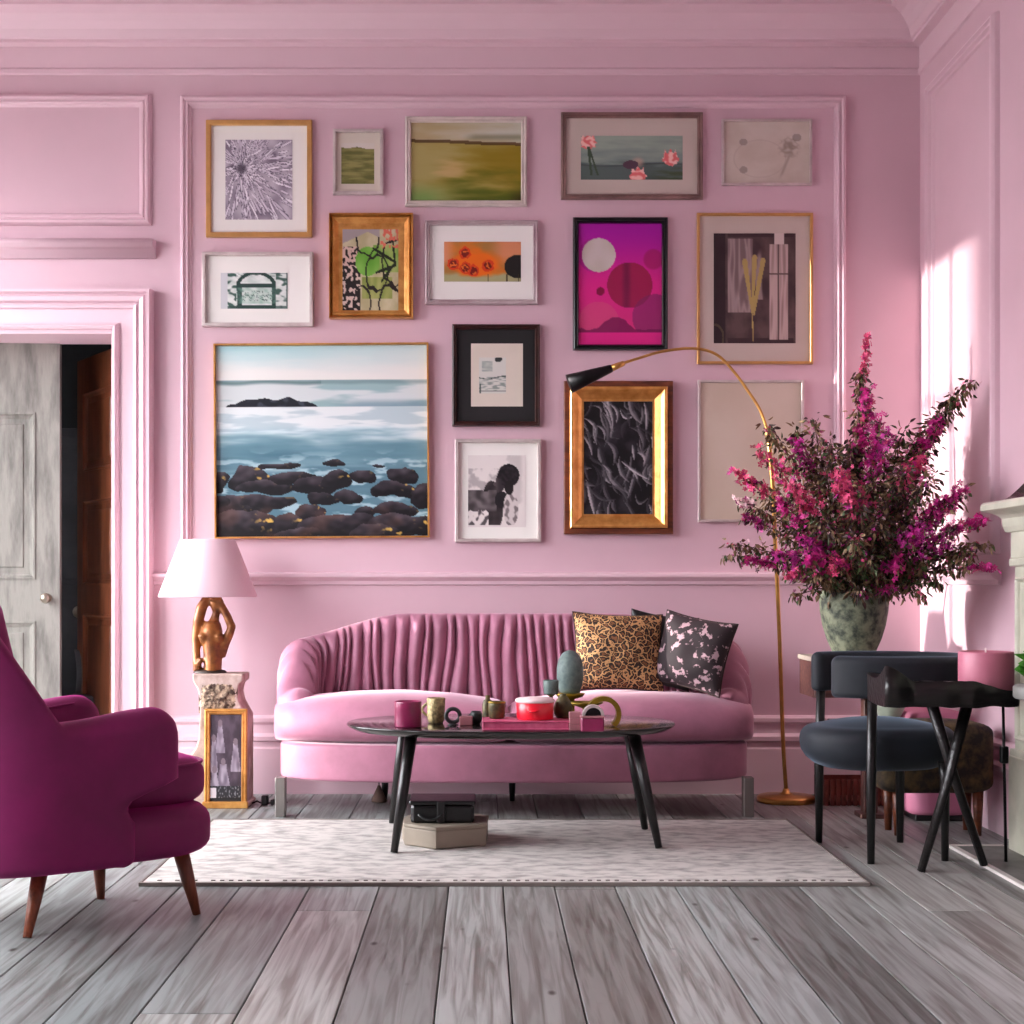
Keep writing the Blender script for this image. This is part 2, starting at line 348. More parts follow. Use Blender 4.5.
# the dark room beyond the doorway
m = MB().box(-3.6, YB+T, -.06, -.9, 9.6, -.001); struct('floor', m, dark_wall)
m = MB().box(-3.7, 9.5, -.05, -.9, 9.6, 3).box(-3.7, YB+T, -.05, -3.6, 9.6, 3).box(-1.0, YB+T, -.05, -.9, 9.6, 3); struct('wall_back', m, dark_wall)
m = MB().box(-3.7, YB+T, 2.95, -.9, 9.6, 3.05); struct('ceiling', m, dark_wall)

def door_leaf(name, hx, hy, ang, w, h, m1, panels, knob_at, th=.045, flip=1):
    """panelled leaf: local u along the width, v up, n out of the face towards the camera"""
    c, s_ = cos(ang), sin(ang)
    def mp(u, n, z): return (hx + u*c - n*s_, hy + u*s_ + n*c, z)
    m = MB(); us = sorted({0, w} | {p[0] for p in panels} | {p[2] for p in panels}); 
    m.box(0, -th/2, .01, w, th/2, h)
    root = None
    mb = MB()
    # stiles, rails as raised frame on both faces around sunken panels
    zs = sorted({.01, h} | {p[1] for p in panels} | {p[3] for p in panels})
    core = MB().box(0, -th*.25, .01, w, th*.25, h)
    fr = MB()
    inp = lambda u, z: any(p[0] <= u <= p[2] and p[1] <= z <= p[3] for p in panels)
    for i in range(len(us)-1):
        for j in range(len(zs)-1):
            if not inp((us[i]+us[i+1])/2, (zs[j]+zs[j+1])/2): fr.box(us[i], -th/2, zs[j], us[i+1], th/2, zs[j+1])
    for p in panels:
        for sgn in (-1, 1):
            fr.sweep(rectpath(*p), [(0,th*.25),(0,th*.5+.006),(.008,th*.5+.006),(.018,th*.38),(.028,th*.3),(.03,th*.25)], True, lambda a, b, n, q=sgn: (a, q*n, b))
            fr.box(p[0]+.055, min(0,sgn*th*.36), p[1]+.055, p[2]-.055, max(0,sgn*th*.36), p[3]-.055, .008)
    core.add(fr.v, fr.f, 0, False)
    core.xf(mp)
    d = struct(name, core, m1)
    if knob_at:
        u, z = knob_at; k = MB()
        prof = [(.0,0),(.022,0),(.022,.006),(.009,.012),(.009,.03),(.02,.04),(.026,.052),(.02,.066),(0,.07)]
        k.loft([[(u + r*cos(2*pi*i/16), -th/2 - d_, z + r*sin(2*pi*i/16)) for i in range(16)] for r, d_ in prof]); k.xf(mp)
        obj('door_handle', k, knob_mat, d)
    return d
# pale leaf, ajar, seen nearly face on
X1 = at(60, 0, YB+.28).x; ang = radians(4)
door_leaf('door_1', X1-.86, YB+.24, ang, .86, 2.205, door_pale, [(.13,.2,.40,.82),(.13,1.03,.40,1.86),(.47,.2,.74,.82),(.47,1.03,.74,1.86)], (.80,.935))
# brown leaf, hinged on the right jamb, swung into the far room
a = math.atan2(.55, -.36)
door_leaf('door_2', DX1-.03, YB+.31, a, .66, 2.2, door_brown, [(.1,.2,.56,.85),(.1,1.0,.56,1.45),(.1,1.6,.56,2.02)], None)

# things in the dark room
t = thing('storage_cupboard', 'dark grey painted cupboard in the dark room beyond the doorway', 'cupboard', (-2.35, 8.7, 0))
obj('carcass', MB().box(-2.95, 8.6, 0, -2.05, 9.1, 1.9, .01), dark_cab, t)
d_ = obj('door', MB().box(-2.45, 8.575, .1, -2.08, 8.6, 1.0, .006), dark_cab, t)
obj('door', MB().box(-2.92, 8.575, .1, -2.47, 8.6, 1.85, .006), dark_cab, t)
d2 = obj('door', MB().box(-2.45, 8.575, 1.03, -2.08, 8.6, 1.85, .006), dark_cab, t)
kp = at(77, 612, 8.5); obj('knob', MB().loft([[(kp.x + r*cos(2*pi*i/20), 8.575 - d, kp.z+r*sin(2*pi*i/20)) for i in range(20)] for r, d in [(0,0),(.018,0),(.012,.015),(.032,.03),(.034,.045),(.02,.056),(0,.058)]]), knob_mat, d_)
m = MB()
def pillow(m, w, h, d, n=20, mi=0, p=.42, pinch=.08):
    for sg in (-1, 1):
        vs = []; fs = []
        for j in range(n+1):
            for i in range(n+1):
                u = sin((i/n-.5)*pi); v = sin((j/n-.5)*pi)
                th = ((max(0,1-u*u))*(max(0,1-v*v)))**p
                wr = 1 + .12*nz(u*2.3+w*9, v*2.3, sg)
                vs.append((w/2*u*(1-pinch*(1-v*v)), sg*d/2*th*wr, h/2*v*(1-pinch*(1-u*u))))
        for j in range(n):
            for i in range(n): a = j*(n+1)+i; fs.append((a, a+1, a+n+2, a+n+1))
        m.add(vs, fs, mi)
    return m
# tall dark armoured bench cushion in the shadow
m = MB(); pillow(m, .42, .3, .16); m.xf(lambda x, y, z: (x-1.98, y+8.05, z*.9+.52))
t = thing('upholstered_stool', 'grey cushioned stool standing in the dark room beyond the doorway', 'stool', (-1.98, 8.05, 0))
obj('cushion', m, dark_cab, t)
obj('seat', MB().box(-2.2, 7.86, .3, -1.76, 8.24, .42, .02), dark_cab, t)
for dx in (-.18, .18):
    for dy in (-.15, .15): obj('leg', MB().tube([(-1.98+dx, 8.05+dy, 0), (-1.98+dx, 8.05+dy, .31)], .018, 8), black_wood, t)

# ------------------------------------------------------------------ pictures
def mixc(a, b, t): t = clamp(t); return tuple(lerp(p, q, t) for p, q in zip(a, b))
_r = random.Random(3); PT = []
for _k in range(420):
    PT.append((_r.uniform(-pi, pi), _r.uniform(.03, .95)**1.1, _r.uniform(.06,.16), _r.uniform(.012,.024), _r.uniform(-.5,.5), _r.random()))
PT.sort(key=lambda q: -q[1])
def art_dandelion(x, y):
    dx, dy = (x-.24)*.84, y-.36; r = math.hypot(dx, dy); th = math.atan2(dy, dx)
    c = mixc((120,108,124), (196,188,198), .5+.8*nz(x*5, y*5, 2)); c = mixc(c, (60,50,66), sm(.2,.04,r))
    for a_, rr, L_, w_, cu, br in PT:
        px_, py_ = rr*cos(a_), rr*sin(a_)*1.0
        ex, ey = dx-px_, dy-py_
        if abs(ex)+abs(ey) > .24: continue
        a2 = a_+cu*.5; u = (ex*cos(a2)+ey*sin(a2))/L_; v = -ex*sin(a2)+ey*cos(a2)+cu*.02*u*u
        if abs(u) < 1:
            w = w_*(.35+rr)*(1-u*u)**.6+.001; q = abs(v)/w
            if q < 1: c = mixc((64,52,72), mixc((190,180,194),(236,232,238),br), sm(1,.55,q)*sm(1.,.5,u*.9))
    return mixc(c, (30,22,36), sm(.1,.02,r)*.7)
def art_olive(x, y):
    if y < .1 + .05*nz(x*3, 1) + .04*x: return (214,206,196)
    g = fb(x*1.5, y*14, 3); return mixc((96,96,48), (142,138,82), .5+g)
def art_land(x, y):
    g = fb(x*2, y*9, 1); h = .24 + .05*x
    if y < h: c = mixc((176,160,120), (196,196,180), x + .5*g); c = mixc(c, (110,110,80), sm(.06,.0,abs(y-.2))*sm(.45,.6,x)*.6)
    else:
        t = (y-h)/(1-h); c = mixc((168,156,96), (138,118,24), sm(.0,1.1, x + .4*g)); c = mixc(c, (84,96,20), sm(.45,1, t+.3*g)*sm(.2,.5,x)); c = mixc(c, (120,150,80), sm(.6,.95,t)*sm(.5,.1,x))
        c = mixc(c, (206,170,120), sm(.5,.0,math.hypot((x-.4)*1.5,(t-.45)*1.2)*2+g*.4)*.6)
    if abs(y-h-.01*nz(x*5,0)) < .02: c = mixc((70,44,20), c, .25)
    return mixc(c, (54,30,10), sm(.85,1.,x)*sm(.8,1.,y)*.7)
def art_tulip(x, y):
    g = fb(x*3, y*10, 8); c = mixc((150,166,152), (120,138,132), y*1.3+g*.5); c = mixc(c, (84,100,96), sm(.55,.7,y+.1*g))
    c = mixc(c, (70,84,60), sm(.6,.9,x)*sm(.75,.95,y+.3*g)); c = mixc(c, (60,70,72), sm(.03,.0,abs(y-.66-.03*sin(x*6)))*.8)
    c = mixc(c, (196,160,142), sm(.1,.02,math.hypot((x-.56)*1.2,(y-.6)*.6))*.7)
    for cx, cy in ((.07,.12), (.88,.5), (.56,.88), (.49,.66)):
        r = math.hypot((x-cx)*2.3, (y-cy)*1.0) if cy != .66 else math.hypot((x-cx)*2.6,(y-cy)*2)
        if cy != .66 and r < (.19+.04*nz(x*30,y*30))*(1 if y > cy else 1.15-.5*abs(sin((x-cx)*60))): c = mixc((224,110,110), (246,196,186), sm(.3,.7, .5+nz(x*22,y*12,3)))
        if cy == .66 and r < .2: c = (84,60,74)
    for sx in (.07,): 
        if .25 < y < .9 and (abs(x-sx-.05*(y-.2)) < .012 or abs(x-sx-.14*(y-.2)) < .01): c = (60,78,58)
    return c
def art_faint(x, y):
    c = mixc((196,184,170), (206,196,184), .5+fb(x*3, y*3, 2))
    for cx, cy, r in ((.23,.33,.045),(.23,.78,.045),(.85,.26,.05)):
        if math.hypot((x-cx)*1.2, y-cy) < r*1.25: c = mixc((122,112,104), c, .5)
    d = math.hypot((x-.76)*1.3, (y-.42)*.9)
    c = mixc(c, (140,126,112), sm(.22,.05,d + .2*abs(nz(x*14,y*14,4)))*.8)
    c = mixc(c, (150,136,124), sm(.03,.0,abs(x-.72+.3*(y-.7)))*sm(.45,.6,y)*sm(.95,.8,y)*.6)
    return mixc(c, (165,150,140), sm(.012,.0,abs(math.hypot((x-.42)*1., y-.6)-.3))*.35)
def art_arch(x, y):
    c = mixc((196,206,200), (226,230,226), .5+fb(x*6, y*6, 9)); dk = (34,62,56)
    if x < .1: return (204,206,208)
    if .24 < x < .82:
        d = abs(math.hypot((x-.53)/.29, (y-.45)/.45)-1)
        if y < .5 and d < .1: c = dk
        if abs(y-.36) < .05 and .3 < x < .78: c = dk
        if (abs(x-.28) < .035 or abs(x-.79) < .03) and y > .3: c = dk
        if y > .9: c = dk
        if .42 < y < .85: c = mixc(c, (128,170,152), .35+.5*nz(x*14,y*10))
        if .5 < y < .8 and abs(nz(x*24, y*16, 4)) < .07: c = mixc(dk, c, .3)
    else: c = mixc(c, (60,90,80), sm(0,.35,nz(x*10,y*9,2)))
    if y > .93 or x > .98: c = mixc(c, dk, .7)
    if y < .1: c = mixc(c, dk, .5*sm(.0,.3,nz(x*14,y*30)))
    return c
def art_botan(x, y):
    c = mixc((176,166,128), (198,190,156), .5+fb(x*4,y*4)); dk = (30,22,22)
    if x < .32 and y > .32: c = dk if nz(x*16,y*22,1) < .12 else (212,190,178)
    if x < .3 and .2 < y < .42: c = (206,176,164) if nz(x*20,y*24,2) > -.1 else dk
    r = math.hypot((x-.45)/.22, (y-.37)/.17)
    if r < 1: c = mixc((96,158,50), (130,186,80), .5+nz(x*5,y*5))
    elif .55 < x and .18 < y < .5: c = mixc((110,160,60),(170,180,110), .5+nz(x*6,y*6,3))
    if .35 < x < .9 and .55 < y < .8: c = mixc((120,140,60), (176,176,110), .5+nz(x*10,y*3,3))
    for k, (cx, cy, rr) in enumerate(((.45,.08,.2),(.62,.5,.2),(.35,.85,.16),(.85,.85,.2),(.95,.38,.24))):
        if abs(math.hypot((x-cx), (y-cy)*.9 + .06*nz(x*8,y*8,k))-rr) < .014: c = dk
    for (x0,y0,x1,y1) in ((.55,.22,.95,.38),(.6,.5,.95,.42),(.95,.38,.7,.6),(.95,.42,.9,.15)):
        dx, dy = x1-x0, y1-y0; t = clamp(((x-x0)*dx+(y-y0)*dy)/(dx*dx+dy*dy)); 
        if math.hypot(x-x0-t*dx, y-y0-t*dy) < .012+.03*t*(1-t): c = (24,34,18)
    if y < .22 and x > .68: c = (216,110,90) if nz(x*18,y*16,6) > .05 else c
    if y < .2 and x < .66 and y < .03+.1*abs(x-.45)*3: c = (160,150,150)
    return c
def art_poppy(x, y):
    c = mixc((206,120,40), (168,120,60), .5+fb(x*4,y*3,6)*1.3); c = mixc(c, (214,140,100), sm(.55,.8,x)*sm(.7,.3,y))
    c = mixc(c, (226,150,110), sm(.2,.0,x)*sm(.7,.4,y)); c = mixc(c, (168,164,120), sm(.74,.86,y+.08*nz(x*8,2)))
    c = mixc(c, (232,110,20), sm(.34,.2,math.hypot((x-.42)*.9,(y-.55)*.8+.1*nz(x*6,y*6))))
    for cx, cy in ((.12,.56),(.27,.28),(.38,.72),(.57,.6),(.28,.66)):
        r = math.hypot((x-cx)*1.9, y-cy)+.03*nz(x*20,y*14)
        if r < .15: c = (214,64,24)
        if r < .1: c = (120,24,16) if nz(x*26,y*18,5) > -.15 else (226,110,40)
    r = math.hypot((x-.97)*1.6, y-.62)
    if r < .3: c = (30,28,26)
    if y > .8 and abs(nz(x*22, 1.5)) < .04: c = (60,50,30)
    return c
def art_magenta(x, y):
    c = mixc((168,20,160), (224,40,140), sm(0,.55,y)); c = mixc(c, (206,50,120), sm(.5,.95,y))
    if math.hypot((x-.62), (y-.5)*1.45) < .27: c = mixc((160,30,80),(120,24,70), sm(.5,.58,x)*sm(.66,.58,x)+.2*nz(x*5,y*5))
    c = mixc(c, (156,24,84), sm(.13,.1,math.hypot(x-.9,(y-.29)*1.4))*.6)
    if math.hypot(x-.25, (y-.8)*1.45) < .24 and y < .88: c = mixc(c, (214,84,128), .6)
    if math.hypot(x-.92, (y-.76)*1.45) < .27 and y < .88: c = mixc(c, (120,40,96), .6)
    if math.hypot((x-.27), (y-.55)*1.45) < .05: c = (140,24,70)
    if y < .885 and y > .86-.1*max(0, sin(x*7-1.6)) - .02*nz(x*12,1): c = mixc(c, (110,20,76), .75)
    if y > .885: c = (222,40,136)
    if math.hypot(x-.25, (y-.255)*1.45) < .2: c = mixc((206,196,192), (196,186,176), .5+nz(x*6,y*6))
    elif math.hypot(x-.2, (y-.255)*1.45) < .2: c = mixc(c, (150,30,130), .6)
    return c
def art_jacket(x, y):
    c = mixc((66,50,52), (92,74,72), .5+fb(x*5,y*5,1)); 
    if .17 < x < .48 and .05 < y < .72: c = mixc((158,140,138), (118,100,100), sm(.0,.4,abs(nz(x*16,y*3,4)))); 
    if .17 < x < .98 and (y < .03 or y > .95): c = (60,44,46)
    if .3 < x < .6 and .12 < y < .6: c = mixc(c, (176,160,156), sm(.0,.4,nz(x*10,y*4,7))*.7)
    if .68 < x < .91 and .1 < y < .97:
        c = mixc((190,168,162), (150,128,124), sm(.1,.5,abs(nz(x*24,y*2,3)))); 
        if abs(x-.79) < .01 or abs(y-.37) < .006: c = (96,78,76)
    if .74 < x < .86 and y < .1: c = (206,190,184)
    for (x0,y0,x1,y1,w) in ((.47,.72,.38,.26,.022),(.47,.72,.5,.22,.02),(.49,.74,.6,.25,.02),(.48,.7,.56,.4,.016),(.48,.98,.47,.7,.006)):
        dx, dy = x1-x0, y1-y0; t = clamp(((x-x0)*dx+(y-y0)*dy)/(dx*dx+dy*dy))
        if math.hypot(x-x0-t*dx, (y-y0-t*dy)) < w*(.5+t): c = (172,152,92)
    if x < .12 and y > .75 and abs(math.hypot(x, y-.95)-.12) < .012: c = (190,176,120)
    if x < .14: c = mixc(c, (34,24,28), .7)
    return c
def art_sea(x, y):
    g = fb(x*2.2, y*14, 3); 
    if y < .18: c = mixc((168,212,216), (230,230,226), sm(.0,.16,y+.03*g)); c = mixc(c, (226,222,216), x*.5)
    elif y < .32:
        c = mixc((206,214,214), (150,180,182), sm(-.1,.35,g)); c = mixc(c, (96,124,126), sm(.02,.0,abs(y-.19-.01*nz(x*6,1)))*(.9 if x<.5 else .5))
        c = mixc(c, (120,150,164), sm(.27,.31,y)*sm(.5,.7,x)*.8)
        if .05 < x < .48 and y > .325-.05*max(0, sin((x-.05)/.43*pi*1.0)**.4)-.02*nz(x*16,4): c = mixc((22,26,36),(54,60,72), sm(.1,.5,nz(x*26,y*30)))
    else:
        t = (y-.32)/.68; c = mixc((222,230,230), (186,212,218), sm(.1,.3,t+.15*g)); c = mixc(c, (84,126,140), sm(.18,.34,t+.08*g)*sm(.5,.36,t)*.9)
        c = mixc(c, (110,150,164), .35*sm(-.1,.3,fb(x*3,y*20,5)))
        c = mixc(c, (64,104,120), sm(.33,.5,t+.1*g)*.8)
        w = fb(x*7, y*22, 6); c = mixc(c, (176,204,212), sm(.1,.4,w)*sm(.3,.45,t)*.8)
        # stones
        col = None; wx = x + .03*nz(x*7,y*9,1) + .012*nz(x*22,y*26,2); wy = y + .022*nz(x*8,y*8,3) + .01*nz(x*24,y*30,6)
        for cx, cy, rx, ry in ROCKS:
            X_, Y_ = (wx-cx)/(rx*1.12), (wy-cy)/(ry*1.12); d = (abs(X_)**2.4 + (abs(Y_) if Y_ < 0 else abs(Y_)*1.25)**2)
            if d < 1:
                up = -Y_; hl = clamp(.12+.55*up*(1-.5*X_*X_)+.3*nz(x*26,y*34,4+cx)-.3*X_*.3); c2 = mixc((14,12,18), (112,100,108), hl*.9)
                if cy > .8: c2 = mixc(c2, (110,72,56), sm(.0,.5,nz(x*9,y*12,3)+.1)*.35)
                k = nz(x*34, y*40, 7) + .5*nz(x*80, y*80, 8); c2 = mixc(c2, (214,176,84), sm(.2,.55,k)*sm(.0,.7,X_)*sm(-.5,.3,up)*(.95 if ry > .04 else .3))
                col = c2
        if col: c = col
    return c
ROCKS = [(.02,.72,.035,.06),(.16,.70,.09,.07),(.24,.74,.12,.04),(.36,.69,.1,.03),(.47,.74,.1,.05),(.57,.71,.06,.05),(.55,.62,.06,.02),(.3,.63,.08,.015),(.7,.69,.06,.03),(.78,.63,.03,.01),(.88,.68,.06,.04),(.83,.76,.09,.045),(.97,.79,.07,.07),(.62,.79,.06,.03),(.5,.8,.06,.03),(.1,.85,.14,.06),(.25,.82,.12,.035),(.45,.88,.07,.05),(.7,.87,.06,.035),(.84,.86,.08,.03),(.13,.95,.16,.08),(.34,.93,.06,.05),(.55,.95,.17,.06),(.68,.94,.08,.06),(.88,.95,.16,.06),(.02,.82,.05,.03),(.38,.99,.1,.04),(.75,.99,.12,.05)]
def art_sketch(x, y):
    c = (206,206,198)
    if .1 < x < .5 and .1 < y < .4: c = mixc(c, (130,146,140), .5+.5*nz(x*5,y*20))
    if y > .55 and y < .95: c = mixc(c, (120,134,128), sm(-.1,.3,nz(x*4,y*24,3))*.8)
    if abs(y-.56-.04*sin(x*5)) < .015: c = (70,84,80)
    if math.hypot((x-.72), (y-.05)*1.8) < .14: c = (50,54,54)
    if y > .72 and (abs(x-.05) < .02 or abs(y-.93) < .015): c = (80,90,86)
    return c
def art_portrait(x, y):
    w = (224,218,214); c = mixc(w, (190,184,182), sm(.2,.6,fb(x*3,y*3,8)+.3)*sm(.02,.12,x)*sm(.98,.88,x)*.7)
    if .0 < x < .55 and .18 < y < .62: c = mixc(c, (130,124,126), .5*sm(-.1,.3,fb(x*5,y*6,3)))
    def ell(cx, cy, rx, ry): return math.hypot((x-cx)/rx, (y-cy)/ry)
    if ell(.42,.72,.2,.36) < 1+.1*nz(x*9,y*9): c = mixc((34,28,30),(66,58,60), .5+nz(x*9,y*9,2))
    if x < .5 and .48 < y < .78 and y > .46+.12*nz(x*5,2): c = mixc((60,54,56),(116,108,110), .5+nz(x*8,y*12,2))
    if x < .35 and y > .78+.1*nz(x*12,2): c = mixc(w,(80,74,76), sm(.0,.2,nz(x*12,y*12)))
    if ell(.56,.38,.085,.13) < 1 or ell(.47,.4,.03,.03) < 1: c = mixc((84,74,76),(50,44,48), sm(.46,.56,x))         # cheek in profile
    if ell(.58,.62,.12,.12) < 1: c = (28,24,28)
    if ell(.74,.75,.13,.24) < 1: c = mixc((206,198,196),(120,112,112), sm(.0,.3,nz(x*14,y*14,6)))
    if ell(.7,.28,.19,.16) < 1 and not (x < .57 and y > .33): c = mixc((18,14,18),(44,38,42), .5+nz(x*20,y*20))
    if ell(.71,.45,.08,.1) < 1: c = (24,20,22)
    if y > .97: c = w
    return c
LV = []
_r = random.Random(5)
for _k in range(95):
    LV.append((_r.random(), _r.uniform(.04,1), _r.uniform(-.6,.6) + (1.57 if _r.random() < .5 else .9), _r.uniform(.05,.16), _r.uniform(.008,.022), _r.uniform(.2,1)**1.6, _r.uniform(-2.5,2.5)))
def art_foliage(x, y):
    c = mixc((12,10,14), (44,42,48), sm(-.1,.6,fb(x*3,y*4,12)))
    for cx, cy, a_, L_, w_, br, cu in LV:
        dx, dy = (x-cx)*.68, y-cy
        if abs(dx)+abs(dy) > .2: continue
        u = (dx*cos(a_)+dy*sin(a_))/L_; v = -dx*sin(a_)+dy*cos(a_) + cu*.03*(u*u-.4)
        if abs(u) < 1:
            q = abs(v)/(w_*(1-u*u)+.002)
            if q < 1: c = mixc(c, mixc((38,36,42), (214,210,214), br*(.4+.6*sm(-1,1,v/w_))), .9 if v > 0 else .55)
    return c
def art_blank(x, y): return mixc((200,184,166), (206,192,176), .5+fb(x*2,y*2,4))
def art_family(x, y):
    c = mixc((58,46,56), (84,70,82), .5+fb(x*4,y*5,2)); def_l = (168,156,168)
    for cx, cy, w, h in ((.32,.3,.14,.26),(.12,.5,.12,.3),(.8,.52,.14,.26),(.42,.75,.2,.24),(.15,.82,.16,.2)):
        if abs(x-cx) < w*(.5+.6*clamp((y-cy+h/2)/h)) and abs(y-cy) < h/2*1.3: c = mixc(def_l, (110,98,112), .5+nz(x*9,y*9,cx*9))
        if math.hypot((x-cx)/.07, (y-cy+h/2+.06)/.045) < 1: c = (120,104,112)
    if y > .86: c = mixc((38,36,40), (120,120,124), sm(.1,.4,nz(x*22,y*30,2)))
    if x < .2 and y > .88: c = (216,206,210)
    return c

def art_mesh(mb, a0, b0, a1, b1, fn, nx, ny, mp, n):
    vs = [mp(lerp(a0, a1, i/nx), lerp(b1, b0, j/ny), n) for j in range(ny+1) for i in range(nx+1)]
    fs = [(j*(nx+1)+i, j*(nx+1)+i+1, (j+1)*(nx+1)+i+1, (j+1)*(nx+1)+i) for j in range(ny) for i in range(nx)]
    mb.add(vs, fs); mb.col = [lin(tuple(clamp(v, 0, 255) for v in fn(i/nx, j/ny))) for j in range(ny+1) for i in range(nx+1)]
    return mb
FLAT = lambda w, d: [(0,0),(0,d),(w*.15,d*1.05),(w*.85,d*1.05),(w,d*.9),(w,0)]
BEAD = lambda w, d: [(0,0),(0,d*.7),(w*.1,d),(w*.3,d*1.08),(w*.45,d*.8),(w*.6,d*.8),(w*.8,d*.95),(w,d*.6),(w,0)]
DEEP = lambda w, d: [(0,0),(0,d),(w*.08,d*1.1),(w*.2,d*1.1),(w*.3,d),(w*.6,d*.6),(w*.85,d*.35),(w,d*.35),(w,0)]
def picture(label, px, fw, fmat, prof, depth, mats, artpx, fn, tilt=0, group=None, ores=1.25, rim=None, gname='artwork', amat=None, noart=False):
    Yf = YB - depth; s = S(Yf)
    def L(x, y): p = at(x, y, Yf); return p.x, p.z
    x0, z1 = L(px[0], px[1]); x1, z0 = L(px[2], px[3])
    cxm, czm = (x0+x1)/2, (z0+z1)/2; ct, st = cos(radians(tilt)), sin(radians(tilt))
    mp = lambda a, b, n: (cxm+(a-cxm)*ct-(b-czm)*st, YB-.004-n, czm+(a-cxm)*st+(b-czm)*ct)
    t = thing('framed_picture', label, 'picture', (cxm, YB-.004, z0))
    w = fw/s
    obj('frame', MB().sweep(rectpath(x0, z0, x1, z1), prof(w, depth), True, mp), fmat, t)
    obj('backing_board', MB().xf(lambda *a: a) if False else _slab(x0+w*.5, z0+w*.5, x1-w*.5, z1-w*.5, 0, depth*.3, mp), mats or mat_white, t) if mats else obj('backing_board', _slab(x0+w*.5, z0+w*.5, x1-w*.5, z1-w*.5, 0, depth*.2, mp), mat_black, t)
    if rim:   # a second inner moulding
        rw, rm, rd = rim; rw /= s
        obj('inner_frame', MB().sweep(rectpath(x0+w, z0+w, x1-w, z1-w), DEEP(rw, rd), True, mp), rm, t)
    if fn:
        ax0, az1 = L(artpx[0], artpx[1]); ax1, az0 = L(artpx[2], artpx[3])
        nx = int((artpx[2]-artpx[0])*ores); ny = int((artpx[3]-artpx[1])*ores)
        a = MB(); art_mesh(a, ax0, az0, ax1, az1, fn, nx, ny, mp, depth*.3+.0015); obj(gname, a, amat or print_mat, t)
    return t, mp, s
def _slab(a0, b0, a1, b1, n0, n1, mp):
    m = MB().box(a0, n0, b0, a1, n1, b1); return m.xf(lambda x, y, z: mp(x, z, y))
picture('gold-framed print of a grey seed-head burst in a wide white mat', (206,120,312,237), 5, gold_bright, FLAT, .025, mat_white, (225,139,292,219), art_dandelion)
picture('smallest picture, olive abstract in a thin silver frame', (333,129,383,194), 3, silver, FLAT, .03, mat_cream, (341,142,374,183), art_olive)
picture('green and ochre landscape painting in a pale frame, no mat', (405,116,527,206), 6, white_frame, BEAD, .025, None, (410,120,522,202), art_land, gname='artwork', amat=art_mat)
picture('wide picture of pink tulips on grey-green in a taupe frame', (561,112,703,199), 5.5, taupe_frame, BEAD, .025, mat_grey, (581,135,683,179), art_tulip)
picture('faint pencil sketch on beige paper in a thin silver frame, top right', (722,119,812,185), 2.2, silver, FLAT, .02, mat_cream, (724,121,810,183), art_faint)
picture('landscape-format print of a green arched window in a white mat', (202,252,313,326), 3.5, silver, FLAT, .035, mat_white, (220,272,287,308), art_arch)
picture('green and black botanical collage in a deep gold box frame', (329,213,413,318), 3, gold, DEEP, .045, gold, (342,228,398,315), art_botan, rim=(8, gold, .03))
picture('orange poppies painting in a white mat and silver-plum frame', (425,220,538,304), 5, plum_frame, BEAD, .03, mat_white, (444,241,521,281), art_poppy)
picture('magenta abstract painting with a pale disc in a black frame', (573,217,668,350), 6, black_frame, BEAD, .03, None, (578,223,662,346), art_magenta, amat=art_mat)
picture('brown photograph of hanging clothes and reeds in a thin gold frame', (697,213,813,364), 2.8, gold_bright, FLAT, .02, mat_grey, (714,233,796,343), art_jacket)
picture('largest picture, seascape with dark rocks in a slim gold frame', (214,343,429,538), 1.8, gold, FLAT, .035, None, (215,345,428,537), art_sea, ores=1.3, tilt=.35, amat=art_mat)
t, mp, s = picture('small sketch in a wide black mat and dark brown frame', (452,324,540,426), 5, brown_frame, BEAD, .03, mat_black, (479,357,506,393), art_sketch)
a = at(471,343,YB-.03); b = at(523,406,YB-.03); o = obj('mat_window', _slab(a.x, b.z, b.x, a.z, .008, .0098, mp), mat_cream, t)
picture('black and white portrait of a dark-haired person in a silver frame', (455,439,541,542), 3.5, silver, FLAT, .03, mat_white, (468,455,526,527), art_portrait)
picture('black and white foliage picture in a wide gold and brown frame', (564,381,673,534), 6, mahog, FLAT, .035, None, (580,395,656,516), art_foliage, rim=(14, gold, .05))
picture('blank beige panel in a thin silver frame behind the arc lamp', (698,380,804,522), 2.6, silver, FLAT, .02, mat_cream, (701,383,801,519), art_blank, ores=.3)

